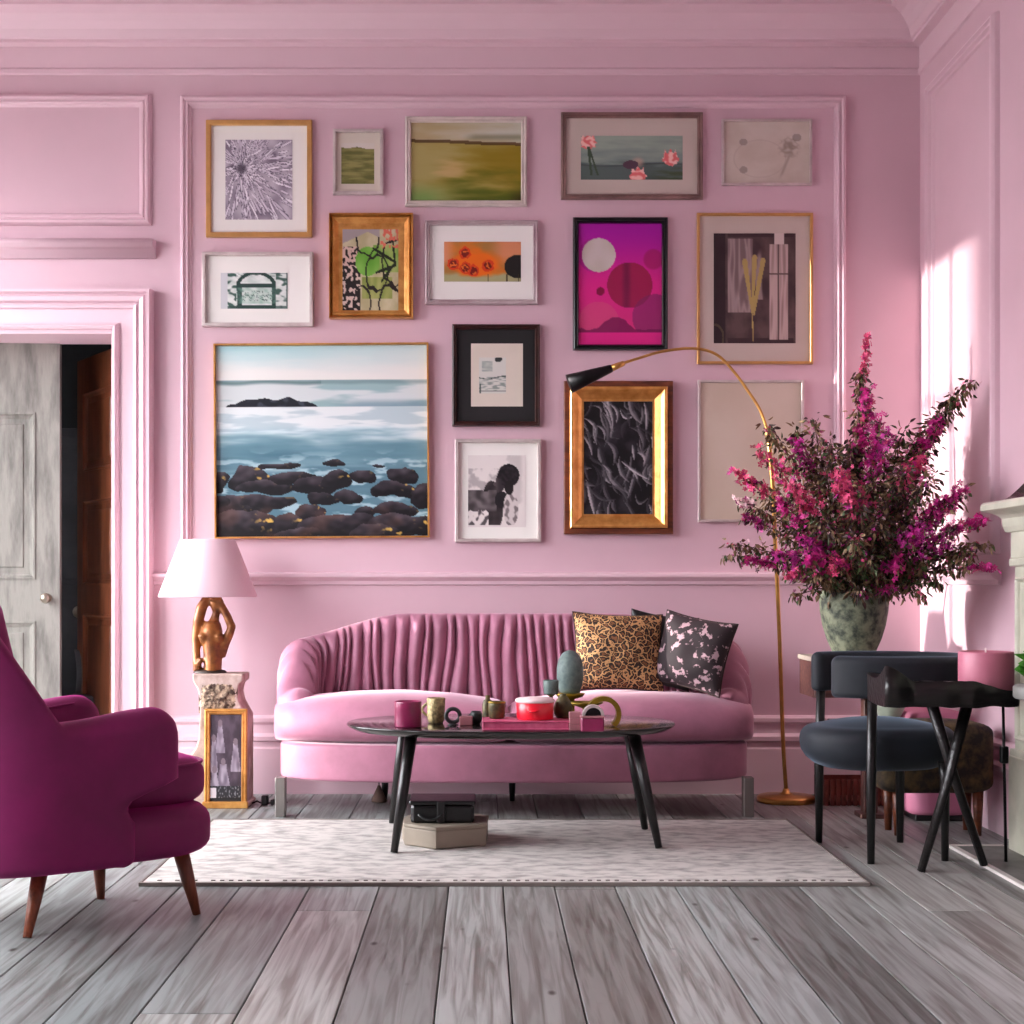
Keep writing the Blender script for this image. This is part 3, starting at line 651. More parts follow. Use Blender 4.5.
# ------------------------------------------------------------------ upholstery helpers
class Path2:
    def __init__(s, pts):
        s.p = [Vector(p) for p in pts]; s.l = [0.]
        for a, b in zip(s.p, s.p[1:]): s.l.append(s.l[-1] + (b-a).length)
        s.L = s.l[-1]
    def at(s, t):
        d = clamp((t+1)/2)*s.L; lo = 0; hi = len(s.l)-1
        while hi-lo > 1:
            m_ = (lo+hi)//2
            if s.l[m_] <= d: lo = m_
            else: hi = m_
        k = (d-s.l[lo])/max(1e-9, s.l[hi]-s.l[lo]); return s.p[lo].lerp(s.p[hi], k)
    def nrm(s, t, e=.02):
        d = (s.at(min(1, t+e)) - s.at(max(-1, t-e))).normalized(); return Vector((-d.y, d.x))
def tub(m, P, half, zb, zt, endf=None, nt=80, nk=10, r=None, disp=None, capn=6, rb=None):
    """wall of rounded thickness along path P; +normal is the outer side"""
    rings = []; lv = []
    r = r or half; rb = rb if rb is not None else r*.5
    for j in range(7): ph = pi/2*j/6; lv.append(('b', ph))
    for j in range(1, nk): lv.append(('m', j/nk))
    for j in range(9): ph = pi/2*j/8; lv.append(('t', ph))
    for kind, q in lv:
        ring = []
        def pt(t, side, capang=None):
            z0, z1 = zb(t), zt(t)
            rr = min(r, (z1-z0)*.45); rbb = min(rb, (z1-z0)*.3)
            if kind == 'b': z = z0 + rbb*(1-sin(q)); hs = 1-(rbb/half)*(1-cos(pi/2-q)) if rbb < half else cos(pi/2-q); z = z0+rbb*(1-cos(q)); hs = 1-(rbb/half)*(1-sin(q))
            elif kind == 'm': z = lerp(z0+rbb, z1-rr, q); hs = 1
            else: z = z1-rr*(1-sin(q)); hs = max(.02, cos(q))
            return z, hs, (z-z0)/(z1-z0)
        zr = pt(1, 1)[0]
        te = endf(zr) if endf else 1.
        seq = [(lerp(-te, te, i/nt), 1, 0) for i in range(nt+1)]
        seq += [(te, 0, pi*i/capn) for i in range(1, capn)]
        seq += [(lerp(te, -te, i/nt), -1, 0) for i in range(nt+1)]
        seq += [(-te, 0, pi*i/capn) for i in range(1, capn)]
        for t, side, ca in seq:
            z, hs, k = pt(t, side); n = P.nrm(t); p = P.at(t)
            if side: 
                off = half*hs*side
                if disp: o_, dz = disp(t, k, side, hs); off += o_; z += dz
                ring.append((p.x+n.x*off, p.y+n.y*off, z))
            else:
                sg = 1 if t > 0 else -1
                tg = Vector((n.y, -n.x))*sg; h = half*hs
                c_ = cos(ca)*sg; ring.append((p.x + n.x*h*c_ + tg.x*h*sin(ca), p.y + n.y*h*c_ + tg.y*h*sin(ca), z))
        rings.append(ring)
    m.loft(rings, cap=False)
    N = 2*(nt+1)+2*(capn-1)
    for rg in (rings[0], rings[-1]):
        fs = []
        for i in range(nt):
            a_, b_ = i, i+1; c2, d2 = (nt+1)+(capn-1)+(nt-i-1), (nt+1)+(capn-1)+(nt-i)
            fs.append((a_, b_, c2, d2))
        fs.append(tuple([nt] + [nt+1+i for i in range(capn-1)] + [nt+1+capn-1]))
        fs.append(tuple([2*(nt+1)+capn-2] + [2*(nt+1)+capn-1+i for i in range(capn-1)] + [0]))
        m.add(rg, fs)
    return m
def sell(cx, cy, a, b, n, th):
    c, s_ = cos(th), sin(th)
    return (cx + a*math.copysign(abs(c)**(2/n), c), cy + b*math.copysign(abs(s_)**(2/n), s_))
def drum(m, cx, cy, a, b, n, z0, z1, r, nn=64, dome=0., rot=0., bot=None):
    """rounded upholstered block with superellipse plan; dome lifts the top"""
    rs = []; rb = bot if bot is not None else r; lv = [(.001, z0)]
    for j in range(6): ph = pi/2*j/5; lv.append((1-(1-sin(ph))*rb/min(a, b) if rb else 1, z0+rb*(1-cos(ph))))
    lv += [(1, lerp(z0+rb, z1-r, k)) for k in (.33, .66)]
    for j in range(6): ph = pi/2*j/5; lv.append((1-(1-cos(ph))*r/min(a, b), z1-r*(1-sin(ph))))
    s0 = lv[-1][0]
    for q in (.9, .75, .55, .3, .05): lv.append((s0*q, z1+dome*(1-q*q)))
    for sc_, z in lv:
        ring = []
        for i in range(nn):
            x, y = sell(0, 0, a*sc_, b*sc_, n, 2*pi*i/nn); ring.append((cx+x*cos(rot)-y*sin(rot), cy+x*sin(rot)+y*cos(rot), z))
        rs.append(ring)
    return m.loft(rs)

# ------------------------------------------------------------------ sofa
SX, SY, SA, SB = .14, 6.75, 1.065, .37
t = thing('sofa', 'rose pink velvet sofa with a gathered curved back', 'sofa', (SX, SY, 0))
drum_m = drum(MB(), SX, SY-.005, SA-.03, SB-.01, 3.6, .155, .315, .015, nn=96); obj('base', drum_m, sofa_velvet, t)
def seat_half(x0, x1, seed):
    rs = []; n = 34; N = 28
    for i in range(n+1):
        u = i/n; uu = -cos(pi*u); x = lerp(x0, x1, (uu+1)/2)
        q = abs((x-SX)/(SA-.005)); e = (max(1e-4, 1-q**4.2))**(1/4.2) if q < 1 else 0.0
        yf = SY - SB*e; yb = SY + .2*e
        endr = 1.0
        for xe_ in (x0, x1):
            d = abs(x-xe_)
            inner = abs(xe_-SX) < .3
            if inner and d < .05: endr = min(endr, sqrt(max(0, 1-((.05-d)/.05)**2))*.35+.65 if d > 0 else .65)
        crown = .068*(1-uu*uu)**.7
        zt_ = lerp(.33, .468, 1) ; h = (zt_-.315)/2; cz = (zt_+.315)/2
        ring = []
        for j in range(N):
            th = 2*pi*j/N - pi/2; cy_, cz_ = sell(0, 0, 1, 1, 3.2, th)
            y = lerp(yf, yb, (cy_+1)/2); z = cz + h*cz_
            if cz_ > .3:
                k = (cz_-.3)/.7; vv = (cy_+1)/2
                z += crown*k*sin(pi*clamp(.25+vv*.6))
                z += .004*nz(x*7, y*9, seed)*k
            if cy_ < -.5: # soft pull folds at the outer front corner
                fo = sm(.5, .95, q); y += .006*sin((x*70+z*40))*fo*sm(.2,.8,.5+cz_*.5)*(1 if seed < 5 else .4); y -= .012*(1-cz_*cz_)
            z = cz + (z-cz)*endr
            ring.append((x, y, z))
        rs.append(ring)
    return MB().loft(rs)
xm = .115
obj('seat_cushion', seat_half(SX-SA+.004, xm, 1), sofa_velvet, t)
obj('seat_cushion', seat_half(xm+.004, SX+SA-.004, 8), sofa_velvet, t)
ths = [radians(-13 + (206)*i/300) for i in range(301)]
pp = [sell(SX, SY, SA-.095, SB-.095, 3.0, th) for th in ths][::-1]      # from left front, round the back, to right front
SP = Path2(pp)
cre = []; q = -1.0
while q < 1.0:
    q += random.uniform(.03, .062); cre.append(q)
def sofa_disp(t_, k, side, hs):
    if side < 0 or k > .75 or True:
        w = .018*nz(t_*9, k*1.7, 1) + .05*(k-.5)*(1 if abs(t_) > .55 else .25)*math.copysign(1, t_)
        x = t_ + w; best = 9; i0 = 0
        lo, hi = -1.05, 1.05
        for i, c_ in enumerate(cre):
            c2 = c_ + .012*nz(i*3.3, k*2.2, 5)
            if c2 <= x: lo = c2; i0 = i
            else: hi = c2; break
        f = (x-lo)/max(.004, hi-lo); d = min(x-lo, hi-x)*SP.L/2
        lobe = sin(pi*clamp(f))**.6
        amp = .7+.6*abs(nz(i0*2.7, k*2, 3))
        if side < 0:
            fade = sm(0, .2, k)
            return (-(.05*lobe*amp-.035)*fade*hs, 0)
        aw = sm(.5, .7, abs(t_)); gate = max(sm(.55, .8, k), aw)
        return ((lerp(.022, .03, aw)*lobe*amp-lerp(.012, .02, aw))*gate*hs, 0)
    return (0, 0)
def sofa_top(t_):
    p = SP.at(t_); u = abs((p.x-SX)/SA); v = (p.y-(SY-SB))/(2*SB)      # v 0 front .. 1 back
    z = .868 - .125*sm(.45, 1.02, u)
    z -= .23*clamp((.6-v)/.25)**1.4
    return z
def sofa_bot(t_): return .31
obj('backrest', tub(MB(), SP, .088, sofa_bot, sofa_top, nt=520, nk=16, disp=sofa_disp, r=.085), sofa_velvet, t)
for lx, ly in ((SX-SA+.055, SY-SB+.11), (SX+SA-.055, SY-SB+.11)):
    obj('leg', MB().box(lx-.022, ly-.03, 0, lx+.022, ly+.03, .17, .003), sofa_grey, t)
for lx in (-.45, .14, .72):
    obj('leg', MB().tube([(lx, SY+.2, 0), (lx, SY+.2, .165)], [.012, .02], 12), black_wood, t)

# cushions on the sofa
def cushion(name, label, px, py, Y, w, h, d, rz, ry, tiltx, m_, piping=None, pinch=.08):
    p = at(px, py, Y); M = Matrix.Translation(p) @ Matrix.Rotation(radians(rz), 4, 'Z') @ Matrix.Rotation(radians(tiltx), 4, 'X') @ Matrix.Rotation(radians(ry), 4, 'Y')
    b = MB(); pillow(b, w, h, d, n=26, pinch=pinch); b.xf(lambda x, y, z: M @ Vector((x, y, z)))
    zmin = min(v[2] for v in b.v)
    t = thing(name, label, 'cushion', (p.x, p.y, zmin)); obj('cover', b, m_, t)
    if piping:
        pts = []
        for i in range(81):
            a_ = i/80*4; sd = int(a_) % 4; f = a_-int(a_); u = lerp(-1, 1, f)
            uu, vv = ((u,-1),(1,u),(-u,1),(-1,-u))[sd]
            pts.append(M @ Vector((w/2*uu*(1-pinch*(1-vv*vv)), 0, h/2*vv*(1-pinch*(1-uu*uu)))))
        obj('piping', MB().tube(pts, .0045, 6), piping, t)
    return t
dkpip = mat('dark_piping', (44,26,22), .7)
cushion('cushion', 'leopard print cushion leaning on the sofa back', 618, 652, 6.66, .405, .355, .15, 4, 2, -16, leo, dkpip)
cushion('cushion', 'dark brown and mauve spotted cushion with its corner pointing up', 693, 653, 6.6, .33, .33, .14, -24, 11, -14, spot, dkpip)
cushion('cushion', 'black cushion mostly hidden behind the spotted cushion', 660, 650, 6.80, .31, .34, .1, -8, 8, -6, black_soft)

# ------------------------------------------------------------------ coffee table
RZ_ = .0125; TZ = .465; TX, TY, TA, TB = .112, 5.86, .64, .40
t = thing('coffee_table', 'long oval black coffee table in front of the sofa', 'table', (TX, TY, 0))
m = MB(); rs = []
for sc_, z in ((.05, TZ-.034), (.86, TZ-.034), (.95, TZ-.026), (.99, TZ-.012), (1, TZ-.005), (.997, TZ-.001), (.99, TZ), (.6, TZ), (.05, TZ)):
    rs.append([(*sell(TX, TY, TA*sc_, TB*sc_, 2.25, 2*pi*i/96), z) for i in range(96)])
obj('tabletop', m.loft(rs), black_top, t)
for (tx, tp, ty, fx, fp, fy) in ((411, 0, 5.63, 394, 0, 5.54), (405, 0, 6.12, 392, 0, 6.24), (634, 0, 5.7, 659, 0, 5.64), (628, 0, 6.02, 645, 0, 6.08)):
    a = Vector((at(tx, 0, ty).x, ty, TZ-.03)); b = Vector((at(fx, 0, fy).x, fy, RZ_))
    mm = MB().tube([a, a.lerp(b, .5), b], [.03, .026, .017], 16, flat=.8)
    obj('leg', mm, black_wood, t)

def tb(px, yb):   # a point on the tabletop seen at this pixel row
    s = (yb-VY)/(EYE-TZ); return (px-VX)/s, F/s, s
def single(name, label, cat, mb, m_, group=None, base=None):
    return tag(obj(name, mb, m_, base=base), label, cat, group)
# plum candle cup
x, y, s = tb(408, 727); r_ = .051; t = thing('candle_jar', 'plum pink candle jar at the left end of the coffee table', 'candle', (x, y, TZ))
obj('jar', MB().lathe((x, y, TZ), [(.001,0),(r_*.92,0),(r_,.006),(r_,.092),(r_*.985,.098),(r_*.93,.098),(r_*.92,.08),(.001,.08)], 40, cap=False), plum_glass, t)
obj('wick', MB().tube([(x, y, TZ+.078), (x, y, TZ+.094)], .002, 6), black_metal, t)
# gold mug
x, y, s = tb(436, 723); t = thing('mug', 'textured gold mug beside the plum candle jar', 'mug', (x, y, TZ))
obj('cup', MB().lathe((x, y, TZ), [(.001,0),(.026,0),(.03,.006),(.034,.02),(.036,.095),(.034,.098),(.031,.094),(.03,.01),(.001,.01)], 32, cap=False), gold_mug, t)
hp = [(x-.034-.02*sin(pi*k/12), y, TZ+.028+.05*k/12) for k in range(13)]; obj('handle', MB().tube(hp, .005, 8), gold_mug, t)
x, y, s = tb(453, 725); t = thing('napkin_ring', 'small dark ring standing next to the gold mug', 'ring', (x, y, TZ))
obj('ring', MB().tube([(x+.026*cos(2*pi*k/24), y, TZ+.036+.026*sin(2*pi*k/24)) for k in range(25)], .008, 10), dark_pot, t)
obj('foot', MB().lathe((x, y, TZ), [(.02,0),(.02,.003),(.006,.006)], 16), dark_pot, t)
x, y, s = tb(466, 725); single('trinket_box', 'tiny dusty rose box between the dark ring and the dark pot', 'box', MB().box(x-.025, y-.02, TZ, x+.025, y+.02, TZ+.034, .003), rose_card)
x, y, s = tb(476, 724); t = thing('bud_pot', 'small round charcoal pot on the coffee table', 'pot', (x, y, TZ))
obj('pot', MB().lathe((x, y, TZ), [(.001,0),(.014,0),(.022,.012),(.025,.026),(.022,.042),(.018,.05),(.014,.05),(.012,.03),(.001,.03)], 24, cap=False), dark_pot, t)
obj('lug', MB().tube([(x-.02, y, TZ+.04),(x-.03, y, TZ+.03),(x-.024, y, TZ+.018)], .003, 6), dark_pot, t)
# pink box / book under the red pot
x, y, s = tb(526, 729); t = thing('book', 'flat pink clothbound book lying under the red pot', 'book', (x, y, TZ)); xw = .162
obj('cover', MB().box(x-xw, y-.05, TZ, x+xw, y+.12, TZ+.006, .002).box(x-xw, y-.05, TZ+.028, x+xw, y+.12, TZ+.034, .002).box(x-xw, y-.05, TZ, x-xw+.006, y+.12, TZ+.034, .002), pink_box, t)
obj('pages', MB().box(x-xw+.005, y-.045, TZ+.006, x+xw-.006, y+.115, TZ+.028), pink_box, t)
BZ = TZ+.034; yy = y+.03
def on(px, Y): return (px-VX)/S(Y)
x = on(535, yy); t = thing('lidded_pot', 'bright red round pot on the pink book', 'pot', (x, yy, BZ))
obj('pot', MB().lathe((x, yy, BZ), [(.001,0),(.064,0),(.068,.006),(.07,.062),(.067,.064),(.06,.064),(.058,.02),(.001,.02)], 40, cap=False), red_pot, t)
obj('lid', MB().lathe((x, yy, BZ+.064), [(.073,0),(.073,.01),(.066,.015),(.02,.02),(.001,.021)], 40), wax, t)
obj('handle', MB().tube([(x-.028+.0, yy-.066, BZ+.036), (x-.018, yy-.078, BZ+.034), (x+.0, yy-.078, BZ+.034), (x+.01, yy-.066, BZ+.036)], .004, 8), red_pot, t)
x = on(500, yy); t = thing('cup', 'small bronze cup left of the red pot on the pink book', 'cup', (x-.012, yy+.03, BZ))
obj('cup', MB().lathe((x-.012, yy+.03, BZ), [(.001,0),(.024,0),(.03,.004),(.032,.05),(.032,.062),(.029,.062),(.028,.01),(.001,.01)], 28, cap=False), olive, t)
obj('rim', MB().lathe((x-.012, yy+.03, BZ+.058), [(.0325,0),(.034,.003),(.0325,.006)], 28, cap=False), gold_olive, t)
x = on(487, yy+.2); single('bottle', 'narrow olive bottle behind the bronze cup', 'bottle', MB().lathe((x+.002, yy+.115, TZ), [(.001,0),(.018,0),(.02,.01),(.02,.08),(.016,.095),(.009,.1),(.009,.115),(.001,.115)], 20), olive)
x = on(563, yy+.06); single('dark_vase', 'dark olive pear-shaped vase right of the red pot', 'vase', MB().lathe((x, yy+.06, BZ), [(.001,0),(.024,0),(.034,.015),(.037,.035),(.03,.06),(.018,.078),(.012,.085),(.014,.09),(.001,.09)], 28), olive)
x = on(551, yy+.17); t = thing('beaker', 'small pale green beaker on a stem behind the red pot', 'cup', (x, yy+.17, TZ))
obj('cup', MB().lathe((x, yy+.17, TZ+.115), [(.001,0),(.026,.0),(.028,.006),(.03,.05),(.029,.054),(.026,.05),(.001,.048)], 24), grey_egg, t)
obj('stem', MB().lathe((x, yy+.17, TZ), [(.03,0),(.03,.004),(.008,.01),(.007,.105),(.02,.116)], 20), olive, t)
# grey stone egg on a gold stand
ex = on(570, 5.98); t = thing('stone_ornament', 'grey-green domed stone ornament on a low gold stand', 'ornament', (ex, 5.98, TZ))
prof = [(.03,0),(.04,.003),(.046,.02),(.053,.06),(.053,.1),(.046,.135),(.03,.16),(.012,.17),(.001,.171)]
obj('stone', MB().lathe((ex, 5.98, TZ+.104), prof, 32), grey_egg, t)
obj('stand', MB().lathe((ex, 5.98, TZ), [(.05,0),(.05,.004),(.02,.012),(.018,.08),(.05,.09),(.06,.102),(.058,.104),(.001,.104)], 28), gold_olive, t)
single('brass_dish', 'shallow aged brass dish between the stone ornament and brass arch', 'dish', MB().lathe((on(585, 5.9), 5.86, TZ), [(.001,0),(.03,0),(.014,.01),(.012,.052),(.03,.06),(.066,.072),(.07,.078),(.06,.078),(.001,.068)], 32), gold_olive)
# brass arch ornament (a standing crescent)
x, y, s = tb(603, 727); ar = MB(); y += .03
ar2 = [ [ (x+.004+rr*cos(a_), y+dy, TZ+.048+rr*sin(a_)) for rr, dy in ((.066,-.026),(.066,.026),(.048,.026),(.048,-.026)) ] for a_ in [radians(-52+ (284)*k/40) for k in range(41)] ]
ar.loft(ar2, smooth=False); t = thing('arch_ornament', 'aged brass hoop ornament near the right end of the coffee table', 'ornament', (x, y, TZ))
ar.xf(lambda X, Y_, Z: (X, Y_, max(TZ+.0005, Z))); obj('hoop', ar, gold_olive, t)
x, y, s = tb(592, 731); t = thing('tea_light_box', 'square plum candle holder in front of the brass hoop', 'candle holder', (x, y, TZ))
obj('holder', MB().box(x-.042, y-.03, TZ, x+.042, y+.03, TZ+.05, .005), plum_glass, t)
obj('lid', MB().box(x-.044, y-.032, TZ+.05, x+.044, y+.032, TZ+.056, .002), rose_card, t)
ar = MB().loft([[ (x+.004+rr*cos(a_), y+dy, TZ+.0565+rr*sin(a_)) for rr, dy in ((.04,-.02),(.04,.02),(.03,.02),(.03,-.02)) ] for a_ in [pi*k/24 for k in range(25)]], smooth=False)
obj('arch', ar, silver, t); obj('arch_back', MB().loft([[(x+.004+.03*cos(pi*k/16), y+dy, TZ+.0565+.03*sin(pi*k/16)) for k in range(17)] for dy in (.012,.018)], smooth=False), dark_pot, t)
x, y, s = tb(575, 730)
for k in range(3):
    single('pale_box', ('flat dusty rose box, %s of the three stacked beside the plum holder' % ('bottom','middle','top')[k]), 'box', MB().box(x-.022, y-.02+.002*k, TZ+.0225*k, x+.02, y+.025, TZ+.0225*k+.022, .002), rose_card, group='small boxes stacked on the coffee table')

# ------------------------------------------------------------------ rug, and what stands on it
RZ = .012; rug = MB(); x0, x1, y0, y1 = -1.136, 1.285, 4.98, 6.33
n = len(rug.v)
vs = []; NX, NY = 60, 30
for j in range(NY+1):
    for i in range(NX+1):
        vs.append((lerp(x0, x1, i/NX)+.004*nz(j*.7, i*.1), lerp(y0, y1, j/NY)+.006*nz(i*.35, j*.1, 3), RZ-.0015+.001*nz(i*.5, j*.6)))
rug.add(vs, [(j*(NX+1)+i, j*(NX+1)+i+1, (j+1)*(NX+1)+i+1, (j+1)*(NX+1)+i) for j in range(NY) for i in range(NX)])
rt_ = thing('rug', 'distressed pale grey rug under the coffee table', 'rug', ((x0+x1)/2, (y0+y1)/2, 0))
obj('pile', rug.box(x0+.006, y0+.008, .0005, x1-.006, y1-.008, RZ-.004), rug_m, rt_)
bd = MB()
bd.box(x0-.004, y0-.006, 0, x1+.004, y0+.006, RZ+.001, .002).box(x0-.004, y1-.006, 0, x1+.004, y1+.006, RZ+.001, .002).box(x0-.004, y0, 0, x0+.006, y1, RZ+.001, .002).box(x1-.006, y0, 0, x1+.004, y1, RZ+.001, .002)
k = x0+.05
while k < x1-.05: bd.box(k, y0+.035, RZ-.003, k+.014, y0+.045, RZ+.0012); k += .03*random.choice((1,1,1,2))
obj('border', bd, rug_edge, rt_)
# taupe octagonal box and black bag under the table
Yk = F/((852-VY)/(EYE-RZ)); x = on(437, 5.75)
oct_ = [(x+.19*cos(radians(a_))*1.05, 5.78+.17*sin(radians(a_))) for a_ in (-165,-105,-15,25,75,105,155)]
oct_ = [(on(401,5.75), 5.83), (on(404,5.68), 5.70), (on(436,5.6), 5.60), (on(486,5.72), 5.68), (on(488,5.85), 5.9), (on(455,6.0), 6.0), (on(415,6), 5.96)]
t = thing('storage_box', 'low taupe faceted box on the rug under the coffee table', 'box', (x, 5.78, RZ))
obj('body', MB().prism(oct_, RZ, RZ+.07, b=.006), taupe_box, t)
ci = [(lerp(p[0], x, .02), lerp(p[1], 5.78, .02)) for p in oct_]; obj('lid', MB().prism([(lerp(p[0], x, -.02), lerp(p[1], 5.78, -.02)) for p in oct_], RZ+.07, RZ+.082, b=.003), taupe_box, t)
bx0, bx1 = on(411, 5.74), on(474, 5.74); zz = RZ+.082
t = thing('black_case', 'black leather case resting on the taupe box under the table', 'case', ((bx0+bx1)/2, 5.8, zz))
obj('body', MB().box(bx0, 5.7, zz, bx1, 5.9, zz+.07, .012), black_soft, t)
obj('lid', MB().box(bx0-.006, 5.694, zz+.07, bx1+.006, 5.906, zz+.086, .006), black_soft, t)
obj('strap', MB().box((bx0+bx1)/2-.02, 5.688, zz+.004, (bx0+bx1)/2+.01, 5.697, zz+.084, .002), plastic_blk, t)
obj('handle', MB().tube([(bx0+.03+.09*k/10, 5.69-.012*sin(pi*k/10), zz+.035-.02*sin(pi*k/10)) for k in range(11)], .005, 8), dark_pot, t)

# small things on the floor by the wall
p = at(265, 803, 6.82); t = thing('power_adapter', 'black power plugs and cable on the floor beside the pedestal', 'plug', (p.x, 6.82, 0))
obj('plug', MB().box(p.x-.015, 6.8, 0, p.x+.015, 6.84, .045, .006), plastic_blk, t); obj('plug', MB().box(p.x+.025, 6.81, 0, p.x+.045, 6.84, .025, .005), plastic_blk, t)
obj('cable', MB().tube([(p.x-.06+.02*k, 6.83+.02*sin(k*1.3), .006+.008*max(0, sin(k*1.7))) for k in range(9)], .004, 6), plastic_blk, t)
q = at(379, 803, 6.9); t = thing('floor_tassel', 'brown tassel hanging on a cord under the sofa', 'tassel', (q.x, 6.9, 0))
obj('tassel', MB().lathe((q.x, 6.9, .003), [(.035,0),(.034,.01),(.022,.04),(.01,.065),(.006,.075)], 20), mat('tassel_brown', (110,88,78), .8), t)
obj('cord', MB().tube([(q.x, 6.9, .075), (q.x, 6.9, .16)], .0025, 6), plastic_blk, t)

# ------------------------------------------------------------------ pedestal, lamp, small gold picture
PY = 6.86
def pl(px, py): p = at(px, py, PY-.09); return (p.x, p.z)
out = [pl(193,674), pl(243,674), pl(243,681), pl(239,684), pl(237,693), pl(239,702), pl(244,711), pl(247,716)]
out += [(out[-1][0], .02), (out[-1][0]+.012, .018), (out[-1][0]+.012, 0)]
lft = [(pl(187,0)[0], 0), pl(187,764), pl(189,757), pl(196,748), pl(199,738), pl(200,715), pl(200,700), pl(198,689), pl(194,683), pl(193,680)]
out += lft
t = thing('pedestal', 'worn pale plaster pedestal under the figure lamp', 'pedestal', (-1.22, PY, 0))
ob = MB().prism(out, PY-.1, PY+.1); ob.xf(lambda x, y, z: (x, z, y)); o = obj('body', ob, stone_worn, t)
modif(o, 'BEVEL', width=.006, segments=2)
rel = MB(); a = pl(199,682); b = pl(238,713)
rel_r = []
NXr, NYr = 30, 24
vs = [(lerp(a[0], b[0]-.02*(j/NYr)**2*0, i/NXr), PY-.1-.012*max(0, (1-abs(2*i/NXr-1)**3)*(1-abs(2*j/NYr-1)**3))*(.5+abs(nz(i*.55, j*.6, 2))*1.4)+.003, lerp(b[1], a[1], j/NYr)) for j in range(NYr+1) for i in range(NXr+1)]
rel.add(vs, [(j*(NXr+1)+i, j*(NXr+1)+i+1, (j+1)*(NXr+1)+i+1, (j+1)*(NXr+1)+i) for j in range(NYr) for i in range(NXr)])
obj('carved_relief', rel, stone_carved, t)
ztop = pl(0,674)[1]
LX = at(208, 0, PY).x
t = thing('table_lamp', 'table lamp with a pink cone shade on a bronze armed figure', 'lamp', (LX, PY, ztop))
def lpp(px, py, dy=0.): p = at(px, py, PY); return Vector((p.x, PY+dy, p.z))
fig = MB()
# torso (blended by voxel remesh into one body)
fig.tube([lpp(213,671.5), lpp(213,655), lpp(212,640), lpp(212,630), lpp(213,622)], [.052,.056,.06,.064,.045], 20, flat=.75)
fig.tube([lpp(213,626), lpp(215,618), lpp(217,610,.0)], [.03,.02,.016], 14)
fig.tube([lpp(206,632,-.03), lpp(205,636,-.045), lpp(205,641,-.03)], [.02,.026,.018], 12)
fig.tube([lpp(219,632,-.03), lpp(220,636,-.042), lpp(220,641,-.03)], [.018,.022,.016], 12)
# head bowed under hands
fig.tube([lpp(216,611), lpp(217,603), lpp(215,597)], [.02,.034,.026], 16)
# left arm: from the hip up the side to above the head
fig.tube([lpp(198,671,-.01), lpp(197,655,-.01), lpp(196,640), lpp(198,622), lpp(202,607), lpp(207,599), lpp(213,597)], [.022,.018,.02,.024,.025,.023,.02], 14)
fig.tube([lpp(196,663,-.02), lpp(200,664,-.03), lpp(203,658,-.03)], [.014,.014,.01], 8)
# right arm: shoulder, elbow out, hand on head
fig.tube([lpp(220,656,.0), lpp(224,645,0), lpp(230,633,-.01), lpp(232,627,-.01), lpp(228,617,-.01), lpp(222,606,-.01), lpp(216,600,-.01)], [.026,.024,.021,.021,.019,.018,.018], 14)
for k in range(3): fig.tube([lpp(219+k*2,604-k,-.02), lpp(216+k*2,600-k,-.035), lpp(212+k,598,-.03)], [.009,.009,.007], 8)
o = obj('figure', fig, bronze, t); modif(o, 'REMESH', mode='VOXEL', voxel_size=.0055); modif(o, 'SMOOTH', iterations=5, factor=.5)
o.modifiers['remesh'].use_smooth_shade = True
obj('base', MB().lathe((lpp(210,0).x, PY, ztop), [(.075,0),(.075,.006),(.066,.012),(.05,.016)], 32, ay=.8), mat('dark_lamp_base', (44,32,24), .5), t)
zs0 = at(0, 597, PY).z; zs1 = at(0, 540, PY).z
obj('lamp_shade', MB().lathe((LX, PY, 0), [(.222,zs0),(.224,zs0+.004),(.126,zs1-.003),(.124,zs1),(.122,zs1),(.22,zs0+.002),(.222,zs0)], 64, cap=False), shade_pink, t)
obj('harp', MB().tube([lpp(214,600), (LX, PY, zs0+.03), (LX, PY, zs1-.02)], .006, 8).tube([(LX-.123, PY, zs1-.01), (LX+.123, PY, zs1-.01)], .002, 6).tube([(LX, PY-.123, zs1-.01), (LX, PY+.123, zs1-.01)], .002, 6), brass, t)
# small gold-framed photo standing against the pedestal
gy = 6.725; p0 = at(204, 808, gy); p1 = at(247, 709, gy); lean = .03
mpg = lambda a, b, n: (a, gy+.01-n+lean*b, b)
t = thing('framed_picture', 'small gold frame with an old group photograph on the floor at the pedestal', 'picture', ((p0.x+p1.x)/2, gy, 0))
obj('frame', MB().sweep(rectpath(p0.x, 0.001, p1.x, p1.z), BEAD(.026, .02), True, mpg).box(0,0,0,0,0,0), gold, t)
obj('foot', MB().box(p0.x-.006, gy-.02, 0, p1.x+.006, gy+.012, .03, .004), gold, t)
am = MB(); art_mesh(am, p0.x+.024, .045, p1.x-.024, p1.z-.024, art_family, 56, 130, mpg, .008); obj('photograph', am, print_mat, t)
obj('backing_board', _slab(p0.x+.01, .01, p1.x-.01, p1.z-.01, 0, .006, mpg), mat_black, t)

